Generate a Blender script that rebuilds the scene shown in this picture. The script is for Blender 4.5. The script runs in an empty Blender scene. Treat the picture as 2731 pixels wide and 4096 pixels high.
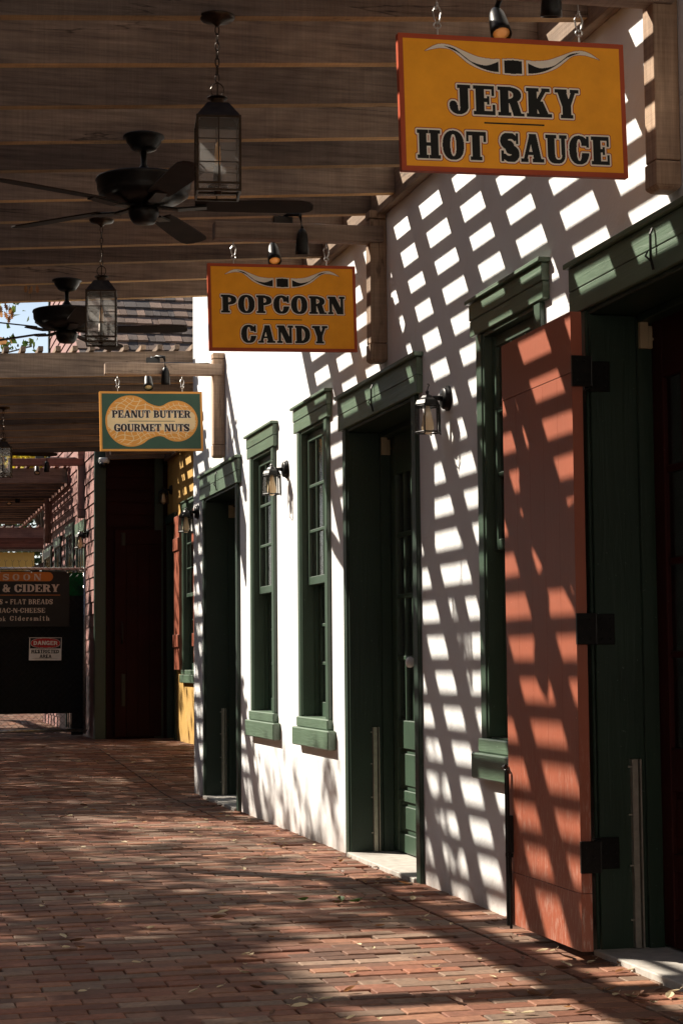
import bpy, math, random
import numpy as np
from mathutils import Vector, Matrix
random.seed(7); RNG=np.random.default_rng(7)
PI=math.pi; R=math.radians
scene=bpy.context.scene; col=scene.collection
W=2.529; SKY=.05; SUNE=5.0; EXPO=1.15
SUN=Vector((1,-0.9,-1.12)).normalized()

# ------------------------------------------------------------------ materials
def nt(name):
    m=bpy.data.materials.new(name); m.use_nodes=True; t=m.node_tree
    return m,t,t.nodes,t.links,t.nodes['Principled BSDF']
def ramp(N,stops):
    r=N.new('ShaderNodeValToRGB'); e=r.color_ramp.elements
    while len(e)<len(stops): e.new(.5)
    for i,(p,c) in enumerate(stops): e[i].position=p; e[i].color=(*c,1)
    return r
def coords(N,L,scale=(1,1,1),rnd=True,kind='Object'):
    tc=N.new('ShaderNodeTexCoord'); mp=N.new('ShaderNodeMapping'); mp.inputs['Scale'].default_value=scale
    L.new(tc.outputs[kind],mp.inputs['Vector'])
    if rnd:
        oi=N.new('ShaderNodeObjectInfo'); ml=N.new('ShaderNodeMath'); ml.operation='MULTIPLY'; ml.inputs[1].default_value=57.3
        L.new(oi.outputs['Random'],ml.inputs[0]); cb=N.new('ShaderNodeCombineXYZ')
        for k in range(3): L.new(ml.outputs[0],cb.inputs[k])
        L.new(cb.outputs[0],mp.inputs['Location'])
    return mp.outputs['Vector']
def noise(N,L,v,scale,detail=4,rough=.55,dist=0):
    n=N.new('ShaderNodeTexNoise'); n.inputs['Scale'].default_value=scale; n.inputs['Detail'].default_value=detail
    n.inputs['Roughness'].default_value=rough; n.inputs['Distortion'].default_value=dist; L.new(v,n.inputs['Vector']); return n.outputs['Fac']
def bump(N,L,B,h,strength,dist=.01):
    b=N.new('ShaderNodeBump'); b.inputs['Strength'].default_value=strength; b.inputs['Distance'].default_value=dist
    L.new(h,b.inputs['Height']); L.new(b.outputs[0],B.inputs['Normal']); return b
def mixc(N,L,f,a,b,mode='MIX'):
    m=N.new('ShaderNodeMix'); m.data_type='RGBA'; m.blend_type=mode
    for s,v in ((m.inputs[0],f),(m.inputs[6],a),(m.inputs[7],b)):
        if isinstance(v,(int,float)): s.default_value=v
        elif isinstance(v,tuple): s.default_value=(*v,1)
        else: L.new(v,s)
    return m.outputs[2]
def plain(name,c,rough=.5,metal=0,var=.15,nscale=20,bmp=.0,spec=.5):
    m,t,N,L,B=nt(name); v=coords(N,L)
    f=noise(N,L,v,nscale); lo=tuple(x*(1-var) for x in c); hi=tuple(min(1,x*(1+var)) for x in c)
    r=ramp(N,[(.3,lo),(.7,hi)]); L.new(f,r.inputs[0]); L.new(r.outputs[0],B.inputs['Base Color'])
    B.inputs['Roughness'].default_value=rough; B.inputs['Metallic'].default_value=metal; B.inputs['Specular IOR Level'].default_value=spec
    if bmp: bump(N,L,B,f,bmp,.004)
    return m
def wood(name,lo,hi,axis=0,rough=.8,grain=1.0,bmp=.6,cracks=.6):
    """weathered sawn timber: fine grain along the axis, saw marks across it, a few knots and drying cracks"""
    m,t,N,L,B=nt(name)
    def sc(a,o): s=[o]*3; s[axis]=a; return tuple(s)
    v=coords(N,L,sc(1.1,24)); g=noise(N,L,v,2.0*grain,8,.7,.1)
    r=ramp(N,[(.25,lo),(.48,tuple(a*.45+b*.55 for a,b in zip(lo,hi))),(.72,hi)]); L.new(g,r.inputs[0])
    v2=coords(N,L,sc(2.2,70)); g2=noise(N,L,v2,2,5,.7,0)
    v3=coords(N,L,sc(1.6,3.5)); g3=noise(N,L,v3,1.4,5,.6); r3=ramp(N,[(.32,(.66,.65,.66)),(.66,(1.12,1.10,1.06))]); L.new(g3,r3.inputs[0])
    c=mixc(N,L,1.0,r.outputs[0],r3.outputs[0],'MULTIPLY')
    vs=coords(N,L,sc(70,1.2)); gs=noise(N,L,vs,1.5,4,.7); rs=ramp(N,[(.3,(.86,.86,.86)),(.7,(1.08,1.08,1.08))]); L.new(gs,rs.inputs[0]); c=mixc(N,L,1.0,c,rs.outputs[0],'MULTIPLY')
    vk=coords(N,L,sc(1.8,4.5)); vo=N.new('ShaderNodeTexVoronoi'); vo.inputs['Scale'].default_value=1.0; L.new(vk,vo.inputs['Vector'])
    rk=ramp(N,[(.02,(.22,.17,.14)),(.045,(.6,.54,.48)),(.08,(1,1,1))]); L.new(vo.outputs['Distance'],rk.inputs[0]); c=mixc(N,L,1.0,c,rk.outputs[0],'MULTIPLY')
    vc=coords(N,L,sc(.5,5)); gc=noise(N,L,vc,1.0,6,.55,.25)
    sub=N.new('ShaderNodeMath'); sub.operation='SUBTRACT'; sub.inputs[1].default_value=.47; L.new(gc,sub.inputs[0])
    ab=N.new('ShaderNodeMath'); ab.operation='ABSOLUTE'; L.new(sub.outputs[0],ab.inputs[0])
    vm=coords(N,L,sc(.7,.7)); gm=noise(N,L,vm,1.0,2); rm=ramp(N,[(.50,(0,0,0)),(.56,(cracks,)*3)]); L.new(gm,rm.inputs[0])
    rc=ramp(N,[(.0,(1,1,1)),(.0025,(1,1,1)),(.005,(0,0,0))]); L.new(ab.outputs[0],rc.inputs[0])
    k=mixc(N,L,1.0,rc.outputs[0],rm.outputs[0],'MULTIPLY'); c=mixc(N,L,k,c,(.012,.008,.006))
    oi=N.new('ShaderNodeObjectInfo'); ro=ramp(N,[(0,(.52,.52,.55)),(.5,(.92,.91,.90)),(1,(1.38,1.32,1.24))]); L.new(oi.outputs['Random'],ro.inputs[0]); c=mixc(N,L,1.0,c,ro.outputs[0],'MULTIPLY')
    L.new(c,B.inputs['Base Color']); B.inputs['Roughness'].default_value=rough; B.inputs['Specular IOR Level'].default_value=.25
    hh=mixc(N,L,.5,g2,gs,'MIX'); bump(N,L,B,hh,bmp,.004)
    return m
def paint(name,c,axis=2,var=.18,rough=.42,grain=.35,dust=None,spec=.75):
    m,t,N,L,B=nt(name); s=[14,14,14]; s[axis]=.9; v=coords(N,L,tuple(s)); g=noise(N,L,v,2.4,6,.6,1.4)
    v2=coords(N,L,(1,1,1)); g2=noise(N,L,v2,3.0,5)
    r=ramp(N,[(.3,tuple(x*(1-var) for x in c)),(.7,tuple(x*(1+var) for x in c))]); L.new(g2,r.inputs[0]); out=r.outputs[0]
    # small chips and scuffs
    g3=noise(N,L,v2,75,2,.5); rr=ramp(N,[(.73,(0,0,0)),(.76,(1,1,1))]); L.new(g3,rr.inputs[0])
    out=mixc(N,L,rr.outputs[0],out,tuple(min(.8,x*1.6+.06) for x in c))
    if dust:
        tc=N.new('ShaderNodeTexCoord'); sp=N.new('ShaderNodeSeparateXYZ'); ge=N.new('ShaderNodeNewGeometry'); L.new(ge.outputs['Position'],sp.inputs[0])
        rz=ramp(N,[(.0,(1,1,1)),(.9,(0,0,0))]); L.new(sp.outputs['Z'],rz.inputs[0])
        v4=coords(N,L,(60,60,9)); g4=noise(N,L,v4,2,5,.7); r4=ramp(N,[(.52,(0,0,0)),(.72,(1,1,1))]); L.new(g4,r4.inputs[0])
        k=mixc(N,L,1.0,rz.outputs[0],r4.outputs[0],'MULTIPLY'); out=mixc(N,L,k,out,dust)
    L.new(out,B.inputs['Base Color']); B.inputs['Roughness'].default_value=rough; B.inputs['Specular IOR Level'].default_value=spec; bump(N,L,B,g,grain,.004); return m

def plaster(name,c,stain):
    m,t,N,L,B=nt(name); ge=N.new('ShaderNodeNewGeometry'); mp=N.new('ShaderNodeMapping'); L.new(ge.outputs['Position'],mp.inputs[0]); v=mp.outputs[0]
    a=noise(N,L,v,.9,5); r=ramp(N,[(.3,tuple(x*.93 for x in c)),(.6,c)]); L.new(a,r.inputs[0])
    mp2=N.new('ShaderNodeMapping'); mp2.inputs['Scale'].default_value=(5,5,.7); L.new(ge.outputs['Position'],mp2.inputs[0])
    b=noise(N,L,mp2.outputs[0],1.5,6,.6); r2=ramp(N,[(.62,(0,0,0)),(.85,(.6,.6,.6))]); L.new(b,r2.inputs[0])
    o=mixc(N,L,r2.outputs[0],r.outputs[0],stain)
    sp=N.new('ShaderNodeSeparateXYZ'); L.new(ge.outputs['Position'],sp.inputs[0])
    rz=ramp(N,[(.0,(1,1,1)),(.05,(.6,.6,.6)),(.28,(0,0,0))]); L.new(sp.outputs['Z'],rz.inputs[0])
    sp_n=noise(N,L,v,14,5,.7); k=mixc(N,L,1.0,rz.outputs[0],sp_n,'MULTIPLY'); o=mixc(N,L,k,o,(.33,.24,.18))
    cn=noise(N,L,v,1.3,9,.6,.4); cs_=N.new('ShaderNodeMath'); cs_.operation='SUBTRACT'; cs_.inputs[1].default_value=.52; L.new(cn,cs_.inputs[0]); ca=N.new('ShaderNodeMath'); ca.operation='ABSOLUTE'; L.new(cs_.outputs[0],ca.inputs[0])
    rr1=ramp(N,[(.0,(1,1,1)),(.0012,(1,1,1)),(.0025,(0,0,0))]); L.new(ca.outputs[0],rr1.inputs[0]); cm=noise(N,L,v,.6,2); rr2=ramp(N,[(.55,(0,0,0)),(.62,(.5,.5,.5))]); L.new(cm,rr2.inputs[0]); kk=mixc(N,L,1.0,rr1.outputs[0],rr2.outputs[0],'MULTIPLY'); o=mixc(N,L,kk,o,(.35,.32,.29))
    L.new(o,B.inputs['Base Color']); B.inputs['Roughness'].default_value=.85; B.inputs['Specular IOR Level'].default_value=.2
    h1=noise(N,L,v,2.2,3); h2=noise(N,L,v,60,3,.6)
    b1=N.new('ShaderNodeBump'); b1.inputs['Strength'].default_value=.55; b1.inputs['Distance'].default_value=.06; L.new(h1,b1.inputs['Height'])
    b2=N.new('ShaderNodeBump'); b2.inputs['Strength'].default_value=.5; b2.inputs['Distance'].default_value=.004; L.new(h2,b2.inputs['Height']); L.new(b1.outputs[0],b2.inputs['Normal']); L.new(b2.outputs[0],B.inputs['Normal'])
    return m
def glass(name,tint=(1,1,1),refl=.12,rough=.03,wavy=0,ior=1.45):
    m,t,N,L,B=nt(name); N.remove(B); o=N['Material Output']
    tr=N.new('ShaderNodeBsdfTransparent'); tr.inputs[0].default_value=(*tint,1); gl=N.new('ShaderNodeBsdfGlossy'); gl.inputs['Roughness'].default_value=rough
    lw=N.new('ShaderNodeFresnel'); lw.inputs['IOR'].default_value=ior; ad=N.new('ShaderNodeMath'); ad.operation='ADD'; ad.inputs[1].default_value=refl; ad.use_clamp=True; L.new(lw.outputs[0],ad.inputs[0])
    mx=N.new('ShaderNodeMixShader'); L.new(ad.outputs[0],mx.inputs[0]); L.new(tr.outputs[0],mx.inputs[1]); L.new(gl.outputs[0],mx.inputs[2]); L.new(mx.outputs[0],o.inputs['Surface'])
    if wavy:
        v=coords(N,L); h=noise(N,L,v,70,3); b=N.new('ShaderNodeBump'); b.inputs['Strength'].default_value=wavy; b.inputs['Distance'].default_value=.004; L.new(h,b.inputs['Height']); L.new(b.outputs[0],gl.inputs['Normal'])
    return m
def seedy(name):   # textured lantern glass that catches light
    m,t,N,L,B=nt(name); N.remove(B); o=N['Material Output']
    tr=N.new('ShaderNodeBsdfTransparent'); tr.inputs[0].default_value=(.8,.8,.8,1)
    tl=N.new('ShaderNodeBsdfTranslucent'); tl.inputs[0].default_value=(.6,.58,.55,1); df=N.new('ShaderNodeBsdfGlossy'); df.inputs['Roughness'].default_value=.2; df.inputs[0].default_value=(.8,.8,.8,1)
    v=coords(N,L); h=noise(N,L,v,160,5,.7); r=ramp(N,[(.3,(.16,.16,.16)),(.75,(.36,.36,.36))]); L.new(h,r.inputs[0])
    m1=N.new('ShaderNodeMixShader'); m1.inputs[0].default_value=.25; L.new(tl.outputs[0],m1.inputs[1]); L.new(df.outputs[0],m1.inputs[2])
    m2=N.new('ShaderNodeMixShader'); L.new(r.outputs[0],m2.inputs[0]); L.new(tr.outputs[0],m2.inputs[1]); L.new(m1.outputs[0],m2.inputs[2]); L.new(m2.outputs[0],o.inputs['Surface'])
    return m
def leafmat(name,c1,c2,trans=.35):
    m,t,N,L,B=nt(name); o=N['Material Output']; ge=N.new('ShaderNodeNewGeometry'); r=ramp(N,[(0,c1),(1,c2)])
    L.new(ge.outputs['Random Per Island'],r.inputs[0]); L.new(r.outputs[0],B.inputs['Base Color']); B.inputs['Roughness'].default_value=.55; B.inputs['Specular IOR Level'].default_value=.3
    tl=N.new('ShaderNodeBsdfTranslucent'); L.new(r.outputs[0],tl.inputs[0]); mx=N.new('ShaderNodeMixShader'); mx.inputs[0].default_value=trans
    L.new(B.outputs[0],mx.inputs[1]); L.new(tl.outputs[0],mx.inputs[2]); L.new(mx.outputs[0],o.inputs['Surface']); return m
def attrmat(name,rough=.8,bmp=.4,nscale=30,speck=.25,spec=.3,streak=None):
    m,t,N,L,B=nt(name); a=N.new('ShaderNodeAttribute'); a.attribute_name='tint'
    ge=N.new('ShaderNodeNewGeometry'); mp=N.new('ShaderNodeMapping'); L.new(ge.outputs['Position'],mp.inputs[0])
    if streak: mp.inputs['Scale'].default_value=streak
    h=noise(N,L,mp.outputs[0],nscale,6,.65); r=ramp(N,[(.3,(1-speck,)*3),(.7,(1+speck,)*3)]); L.new(h,r.inputs[0])
    c=mixc(N,L,1.0,a.outputs['Color'],r.outputs[0],'MULTIPLY')
    h2=noise(N,L,mp.outputs[0],1.1,4,.6); r2=ramp(N,[(.3,(.78,.78,.8)),(.7,(1.12,1.1,1.08))]); L.new(h2,r2.inputs[0]); c=mixc(N,L,1.0,c,r2.outputs[0],'MULTIPLY')
    L.new(c,B.inputs['Base Color']); B.inputs['Roughness'].default_value=rough; B.inputs['Specular IOR Level'].default_value=spec; bump(N,L,B,h,bmp,.004); return m

M={}
M['plaster']=plaster('white_plaster',(.78,.78,.775),(.60,.56,.50))
M['yellow']=plaster('yellow_plaster',(.50,.30,.085),(.38,.24,.08))
M['green']=paint('green_paint_shaded',(.012,.029,.017),2,rough=.45,spec=.5)  # one trim paint; this copy carries the shade of the door recesses
M['greenh']=paint('green_paint_sunlit_boards',(.080,.130,.082),1,rough=.42,grain=.8)  # same paint lightened where sun strikes the head boards and sills
M['greenw']=paint('green_paint_sunlit',(.034,.066,.040),2,rough=.42)  # same paint lightened for the sunlit window frames and door leaves
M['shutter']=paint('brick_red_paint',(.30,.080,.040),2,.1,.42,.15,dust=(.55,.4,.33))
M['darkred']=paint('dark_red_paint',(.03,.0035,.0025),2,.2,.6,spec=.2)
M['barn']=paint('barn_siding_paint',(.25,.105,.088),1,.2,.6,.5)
M['barndark']=paint('shaded_siding_paint',(.022,.003,.002),0,.2,.7,.5,spec=.15)  # siding paint again, darkened to carry the shade under the pergola
M['wood']=wood('weathered_joist_wood',(.07,.050,.039),(.275,.21,.165),0,cracks=.75)
M['woodtan']=wood('tan_bounce_lit_edge',(.33,.20,.095),(.60,.39,.20),0,cracks=.5)  # fresher tan undersides, brightened to stand for light bounced off the bricks
M['woody']=wood('weathered_slat_wood',(.15,.10,.07),(.36,.27,.2),1)
M['woodz']=wood('weathered_post_wood',(.20,.135,.09),(.46,.34,.25),2)
M['woodarm']=wood('weathered_arm_wood',(.20,.14,.10),(.50,.38,.29),0)
M['pinkwood']=wood('reddish_stained_wood',(.13,.06,.048),(.28,.14,.11),0)
M['pinkwoodz']=wood('reddish_stained_post_wood',(.19,.10,.085),(.40,.26,.22),2)
M['iron']=plain('black_iron',(.012,.011,.010),.38,.6,.3,60,.15)
M['bronze']=plain('dark_bronze',(.035,.022,.013),.35,.8,.35,40,.2)
M['blade']=plain('dark_fan_blade',(.022,.012,.008),.75,0,.3,12,spec=.2)
M['steel']=plain('galvanised_steel',(.45,.44,.42),.35,.9,.15,40)
M['alu']=plain('brushed_aluminium',(.42,.39,.33),.4,.7,.15,40)
M['beige']=plain('beige_plastic',(.42,.33,.20),.5,0,.08)
M['white']=plain('white_enamel',(.75,.72,.72),.15,0,.04)
M['whiteplastic']=plain('white_plastic',(.7,.7,.68),.4,0,.04)
M['black']=plain('black_plastic',(.008,.008,.008),.3,0,.2)
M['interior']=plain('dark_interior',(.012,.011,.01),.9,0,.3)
M['pane']=glass('window_glass',(.5,.5,.46),.18,.03,.3)
M['lampglass']=glass('lamp_glass',(.97,.96,.95),.02,.08,0,1.12)
M['seedy']=seedy('seeded_lantern_glass')
m,t,N,L,B=nt('lamp_bulb'); B.inputs['Base Color'].default_value=(.95,.78,.52,1); B.inputs['Roughness'].default_value=.1; B.inputs['Transmission Weight'].default_value=.0; B.inputs['Alpha'].default_value=.72; M['bulb']=m
m,t,N,L,B=nt('lamp_filament'); B.inputs['Base Color'].default_value=(.9,.5,.15,1); B.inputs['Roughness'].default_value=.3; M['filament']=m
M['candle']=plain('amber_candle_bulb',(.85,.50,.22),.2,0,.1)
M['lens']=plain('cream_lamp_lens',(.85,.66,.42),.25,0,.05)
M['brick']=attrmat('clay_pavers',.75,.5,38,.28)
M['shingle']=attrmat('cedar_shingles',.85,.6,26,.3,streak=(3,1,.4))
M['joint']=plain('sandy_soil',(.07,.05,.038),.95,0,.3,40,.3)
M['concrete']=plain('concrete_sill',(.40,.37,.33),.85,0,.2,18,.3)
M['leaf']=leafmat('green_leaves',(.035,.07,.015),(.09,.13,.03))
M['leafy']=leafmat('yellow_leaves',(.55,.42,.02),(.75,.62,.08),.4)
M['leafd']=leafmat('dark_leaves',(.02,.05,.012),(.06,.10,.03))
M['leafo']=leafmat('rusty_leaves',(.25,.10,.04),(.42,.22,.09),.4)
M['bark']=wood('bark',(.05,.04,.03),(.14,.11,.085),2,.9,1.5,1)
M['black_fabric']=plain('shaded_mesh_fabric',(.004,.004,.004),.9,0,.2)  # gate screen fabric with its shade put into the colour as black
m,t,N,L,B=nt('sunlit_mesh_fabric'); tl=N.new('ShaderNodeBsdfTranslucent'); tl.inputs[0].default_value=(.005,.11,.045,1); ad=N.new('ShaderNodeMixShader'); ad.inputs[0].default_value=.5
B.inputs['Base Color'].default_value=(.003,.06,.025,1); B.inputs['Roughness'].default_value=.9; L.new(B.outputs[0],ad.inputs[1]); L.new(tl.outputs[0],ad.inputs[2]); L.new(ad.outputs[0],N['Material Output'].inputs['Surface']); M['green_fabric']=m  # same screen fabric, coloured green for its sunlit corner
def flat(name,c,rough=.45,trans=0):
    m,t,N,L,B=nt(name); v=coords(N,L,rnd=False); f=noise(N,L,v,9,6,.7); r=ramp(N,[(.3,tuple(x*.9 for x in c)),(.7,tuple(min(1,x*1.06) for x in c))]); L.new(f,r.inputs[0])
    L.new(r.outputs[0],B.inputs['Base Color']); B.inputs['Roughness'].default_value=rough; B.inputs['Specular IOR Level'].default_value=.15; return m
M['s_orange']=flat('sign_orange',(.96,.39,.022)); M['s_red']=flat('sign_rust_red',(.42,.075,.03)); M['s_cream']=flat('sign_cream',(.80,.72,.60)); M['s_black']=flat('sign_black',(.012,.012,.01))
M['p_green']=flat('sign_green',(.055,.11,.075)); M['p_orange']=flat('peanut_orange',(.80,.36,.08)); M['p_cream']=flat('peanut_cream',(.88,.66,.36)); M['p_white']=flat('peanut_letter_edge',(.62,.58,.52)); M['p_dark']=flat('peanut_letter_dark',(.035,.02,.02))
M['b_black']=flat('banner_black',(.012,.007,.006),.3); M['b_orange']=flat('banner_orange',(.55,.17,.02),.3); M['b_cream']=flat('banner_cream',(.62,.52,.42),.3)
M['d_red']=flat('danger_red',(.5,.02,.02)); M['d_white']=flat('danger_white',(.8,.78,.74)); M['d_black']=flat('danger_black',(.01,.01,.01))

# ------------------------------------------------------------------ object helpers
class MB:
    def __init__(s,off=(0,0,0)): s.v=[]; s.f=[]; s.m=[]; s.off=Vector(off); s.sm=False
    def add(s,vs,fs,mi=0):
        n=len(s.v); s.v+= [Vector(p) for p in vs]; s.f+=[tuple(i+n for i in f) for f in fs]; s.m+=[mi]*len(fs); return s
    def box(s,x0,x1,y0,y1,z0,z1,mi=0):
        vs=[(x,y,z) for x in (x0,x1) for y in (y0,y1) for z in (z0,z1)]
        return s.add(vs,[(0,1,3,2),(4,6,7,5),(0,4,5,1),(2,3,7,6),(0,2,6,4),(1,5,7,3)],mi)
    def hexa(s,p,mi=0): # 8 points, order as box
        return s.add(p,[(0,1,3,2),(4,6,7,5),(0,4,5,1),(2,3,7,6),(0,2,6,4),(1,5,7,3)],mi)
    def bar(s,a,b,w,h,up=(0,0,1),mi=0):
        a=Vector(a); b=Vector(b); d=(b-a).normalized(); u=Vector(up); r=d.cross(u).normalized(); u=r.cross(d)
        p=[q+r*i*w/2+u*j*h/2 for q in (a,b) for i in (-1,1) for j in (-1,1)]
        return s.hexa(p,mi)
    def lathe(s,prof,c=(0,0,0),n=20,ax='z',mi=0):
        c=Vector(c); vs=[]; fs=[]
        for r,h in prof:
            for k in range(n):
                a=2*PI*k/n; x,y=r*math.cos(a),r*math.sin(a)
                p={'z':(x,y,h),'x':(h,x,y),'y':(x,h,y)}[ax]; vs.append(c+Vector(p))
        for i in range(len(prof)-1):
            for k in range(n): k2=(k+1)%n; fs.append((i*n+k,i*n+k2,(i+1)*n+k2,(i+1)*n+k))
        fs.append(tuple(range(n))[::-1]); fs.append(tuple(range((len(prof)-1)*n,len(prof)*n)))
        return s.add(vs,fs,mi)
    def tube(s,pts,r,n=6,closed=False,mi=0):
        pts=[Vector(p) for p in pts]; vs=[]; fs=[]; N_=len(pts)
        for i,p in enumerate(pts):
            if closed: d=(pts[(i+1)%N_]-pts[i-1])
            else: d=(pts[min(i+1,N_-1)]-pts[max(i-1,0)])
            d.normalize(); u=Vector((0,0,1)) if abs(d.z)<.9 else Vector((0,1,0)); a=d.cross(u).normalized(); b=d.cross(a)
            rr=r[i] if isinstance(r,(list,tuple)) else r
            vs+=[p+a*rr*math.cos(2*PI*k/n)+b*rr*math.sin(2*PI*k/n) for k in range(n)]
        for i in range(N_ if closed else N_-1):
            j=(i+1)%N_
            for k in range(n): k2=(k+1)%n; fs.append((i*n+k,i*n+k2,j*n+k2,j*n+k))
        if not closed: fs.append(tuple(range(n))[::-1]); fs.append(tuple(range((N_-1)*n,N_*n)))
        return s.add(vs,fs,mi)
    def xf(s,M4,start=0):
        for i in range(start,len(s.v)): s.v[i]=M4@s.v[i]
        return s
    def build(s,name,mat,parent=None,bevel=0,smooth=False,seg=1):
        me=bpy.data.meshes.new(name); me.from_pydata([tuple(p-s.off) for p in s.v],[],s.f)
        for mm in (mat if isinstance(mat,list) else [mat]): me.materials.append(M[mm])
        if isinstance(mat,list): me.polygons.foreach_set('material_index',s.m)
        if smooth: me.polygons.foreach_set('use_smooth',[len(f)<=4 for f in s.f])
        me.update(); o=bpy.data.objects.new(name,me); col.objects.link(o); o.parent=parent
        if bevel:
            b=o.modifiers.new('bevel','BEVEL'); b.width=bevel; b.segments=seg; b.limit_method='ANGLE'; b.angle_limit=R(40)
        return o
def thing(name,label,cat,loc=(0,0,0),group=None,rz=0):
    o=bpy.data.objects.new(name,None); col.objects.link(o); o.location=loc; o.rotation_euler=(0,0,rz); o.empty_display_size=.1
    o['label']=label; o['category']=cat
    if group: o['group']=group
    return o
def tag(o,label,cat,group=None,kind=None):
    o['label']=label; o['category']=cat
    if group: o['group']=group
    if kind: o['kind']=kind
    return o
def struct(o): o['kind']='structure'; return o
def dup(root,loc,label,rz=None,scale=None):
    kids={}
    for x in bpy.data.objects:
        if x.parent: kids.setdefault(x.parent.name,[]).append(x)
    def cp(o,par):
        c=o.copy(); col.objects.link(c)
        if par: c.parent=par
        for ch in kids.get(o.name,[]): cp(ch,c)
        return c
    r=cp(root,None); r.location=loc; r['label']=label
    if rz is not None: r.rotation_euler=(0,0,rz)
    if scale: r.scale=(scale,)*3
    return r

# ------------------------------------------------------------------ lettering rasteriser
def glyph(ch,X,Y,P):
    """boolean mask of one letter; height 1, returns mask; P: T stem, h thin, s serif thickness, e serif overhang"""
    T,h,s,e=P['T'],P['h'],P['s'],P['e']; w=WID(ch,P); m=np.zeros(X.shape,bool)
    def box(x0,x1,y0,y1): return (X>=x0)&(X<=x1)&(Y>=y0)&(Y<=y1)
    def ell(cx,cy,rx,ry): return ((X-cx)/max(rx,1e-4))**2+((Y-cy)/max(ry,1e-4))**2<=1
    def sell(cx,cy,rx,ry,p=2.5): return np.abs((X-cx)/max(rx,1e-4))**p+np.abs((Y-cy)/max(ry,1e-4))**p<=1
    def dg(x0,y0,x1,y1,t):
        k=(Y-y0)/(y1-y0); xc=x0+(x1-x0)*k; return (k>=0)&(k<=1)&(np.abs(X-xc)<=t/2)
    def ser(x0,x1,y): # serif slab
        return box(x0-e,x1+e,0,s) if y==0 else box(x0-e,x1+e,1-s,1) if e>0 else m&False
    def stroke(pts,rads):
        r=np.zeros(X.shape,bool)
        for (a,b),(c,d),ra,rb in zip(pts[:-1],pts[1:],rads[:-1],rads[1:]):
            dx,dy=c-a,d-b; L2=dx*dx+dy*dy+1e-9; t=np.clip(((X-a)*dx+(Y-b)*dy)/L2,0,1)
            r|=(X-a-t*dx)**2+(Y-b-t*dy)**2<=(ra+(rb-ra)*t)**2
        return r
    L0=e; xr=w-e
    if ch=='H': m=box(L0,L0+T,0,1)|box(xr-T,xr,0,1)|box(L0,xr,.5-h/2,.5+h/2)|ser(L0,L0+T,0)|ser(L0,L0+T,1)|ser(xr-T,xr,0)|ser(xr-T,xr,1)
    elif ch=='I': m=box(L0,L0+T,0,1)|ser(L0,L0+T,0)|ser(L0,L0+T,1)
    elif ch=='T':
        c=w/2; m=box(c-T/2,c+T/2,0,1)|box(0,w,1-h,1)|ser(c-T/2,c+T/2,0)
        if e: m|=box(0,h*.75,.66,1)|box(w-h*.75,w,.66,1)
    elif ch in 'EF':
        m=box(L0,L0+T,0,1)|box(L0,w-.02,1-h,1)|box(L0,w*.74,.5-h/2,.5+h/2)|ser(L0,L0+T,1)|ser(L0,L0+T,0)
        if ch=='E': m|=box(L0,w,0,h)
        if e:
            m|=box(w-.02-h*.75,w-.02,.66,1)|box(w*.74-h*.7,w*.74,.36,.64)
            if ch=='E': m|=box(w-h*.75,w,0,.36)
    elif ch=='L': m=box(L0,L0+T,0,1)|box(L0,w,0,h)|ser(L0,L0+T,1)|ser(L0,L0+T,0)|(box(w-h*.75,w,0,.36) if e else m)
    elif ch in 'PRB':
        xb=L0+T*.5; top=.5-h/2 if ch!='P' else .44
        o=sell(xb,(1+top)/2,w-xb-(.07 if ch!='P' else 0),(1-top)/2); i=sell(xb,(1+top)/2,w-xb-(.07 if ch!='P' else 0)-T*.92,(1-top)/2-h)
        m=((o&~i)&(X>=xb))|box(L0,L0+T,0,1)|ser(L0,L0+T,0)|ser(L0,L0+T,1)
        if ch=='R': m|=dg(w*.60,.5,xr-T*.42,.0,T*1.0)|(box(xr-T*.6,w+.02,0,s*.8) if e else m)
        if ch=='B':
            b=.5+h/2; o=sell(xb,b/2,w-xb,b/2); i=sell(xb,b/2,w-xb-T*.92,b/2-h); m|=(o&~i)&(X>=xb)
    elif ch=='D':
        xb=L0+T*.5; m=((sell(xb,.5,w-xb,.5)&~sell(xb,.5,w-xb-T*.95,.5-h))&(X>=xb))|box(L0,L0+T,0,1)|ser(L0,L0+T,0)|ser(L0,L0+T,1)
    elif ch in 'OCG':
        o=sell(w/2,.5,w/2,.515,2.3)&~sell(w/2,.5,max(w/2-T*1.02,.06),.5-h*.9,2.3)
        if ch!='O':
            o&=~box(w*.55,w+1,.40,.66)
            if e: o|=box(w-h*.8-.02,w-.02,.60,.99)
        if ch=='G': o|=box(w-T-.02,w-.02,.0,.46)|box(w*.5,w+.02*(e>0),.46-h,.46)
        m=o
    elif ch=='S':
        r0=T*.52; cy1,cy2=.74,.26; a=[]; 
        for k in range(13): t=R(25+k*20.4); a.append((w/2+(w/2-r0*.8)*math.cos(t),cy1+(.26-r0*.55)*math.sin(t)))
        a=[p for p in a if not(p[0]>w/2 and p[1]<cy1-.02)]
        b=[]
        for k in range(13): t=R(90-k*20.4); b.append((w/2+(w/2-r0*.8)*math.cos(t),cy2+(.26-r0*.55)*math.sin(t)))
        b=[p for p in b if not(p[0]<w/2 and p[1]>cy2+.02)]
        pts=a+[(w/2-.02,.5)]+b; n=len(pts); rad=[r0*(.55+.55*math.sin(PI*i/(n-1))**1.0) for i in range(n)]
        if not e: rad=[r0]*n
        m=stroke(pts,rad)&(Y>=-.01)&(Y<=1.01)
        if e: m|=box(w-h*.8,w,.62,1.0)|box(0,h*.8,0,.38)
    elif ch=='A':
        c=w/2; th=h*1.15; m=dg(e+th/2,0,c-.02,1,th)|dg(w-e-T/2,0,c+.02,1,T)|(box(w*.22,w*.75,.26,.26+h*.8))|ser(e,e+th,0)|ser(w-e-T,w-e,0)
    elif ch in 'N':
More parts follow.
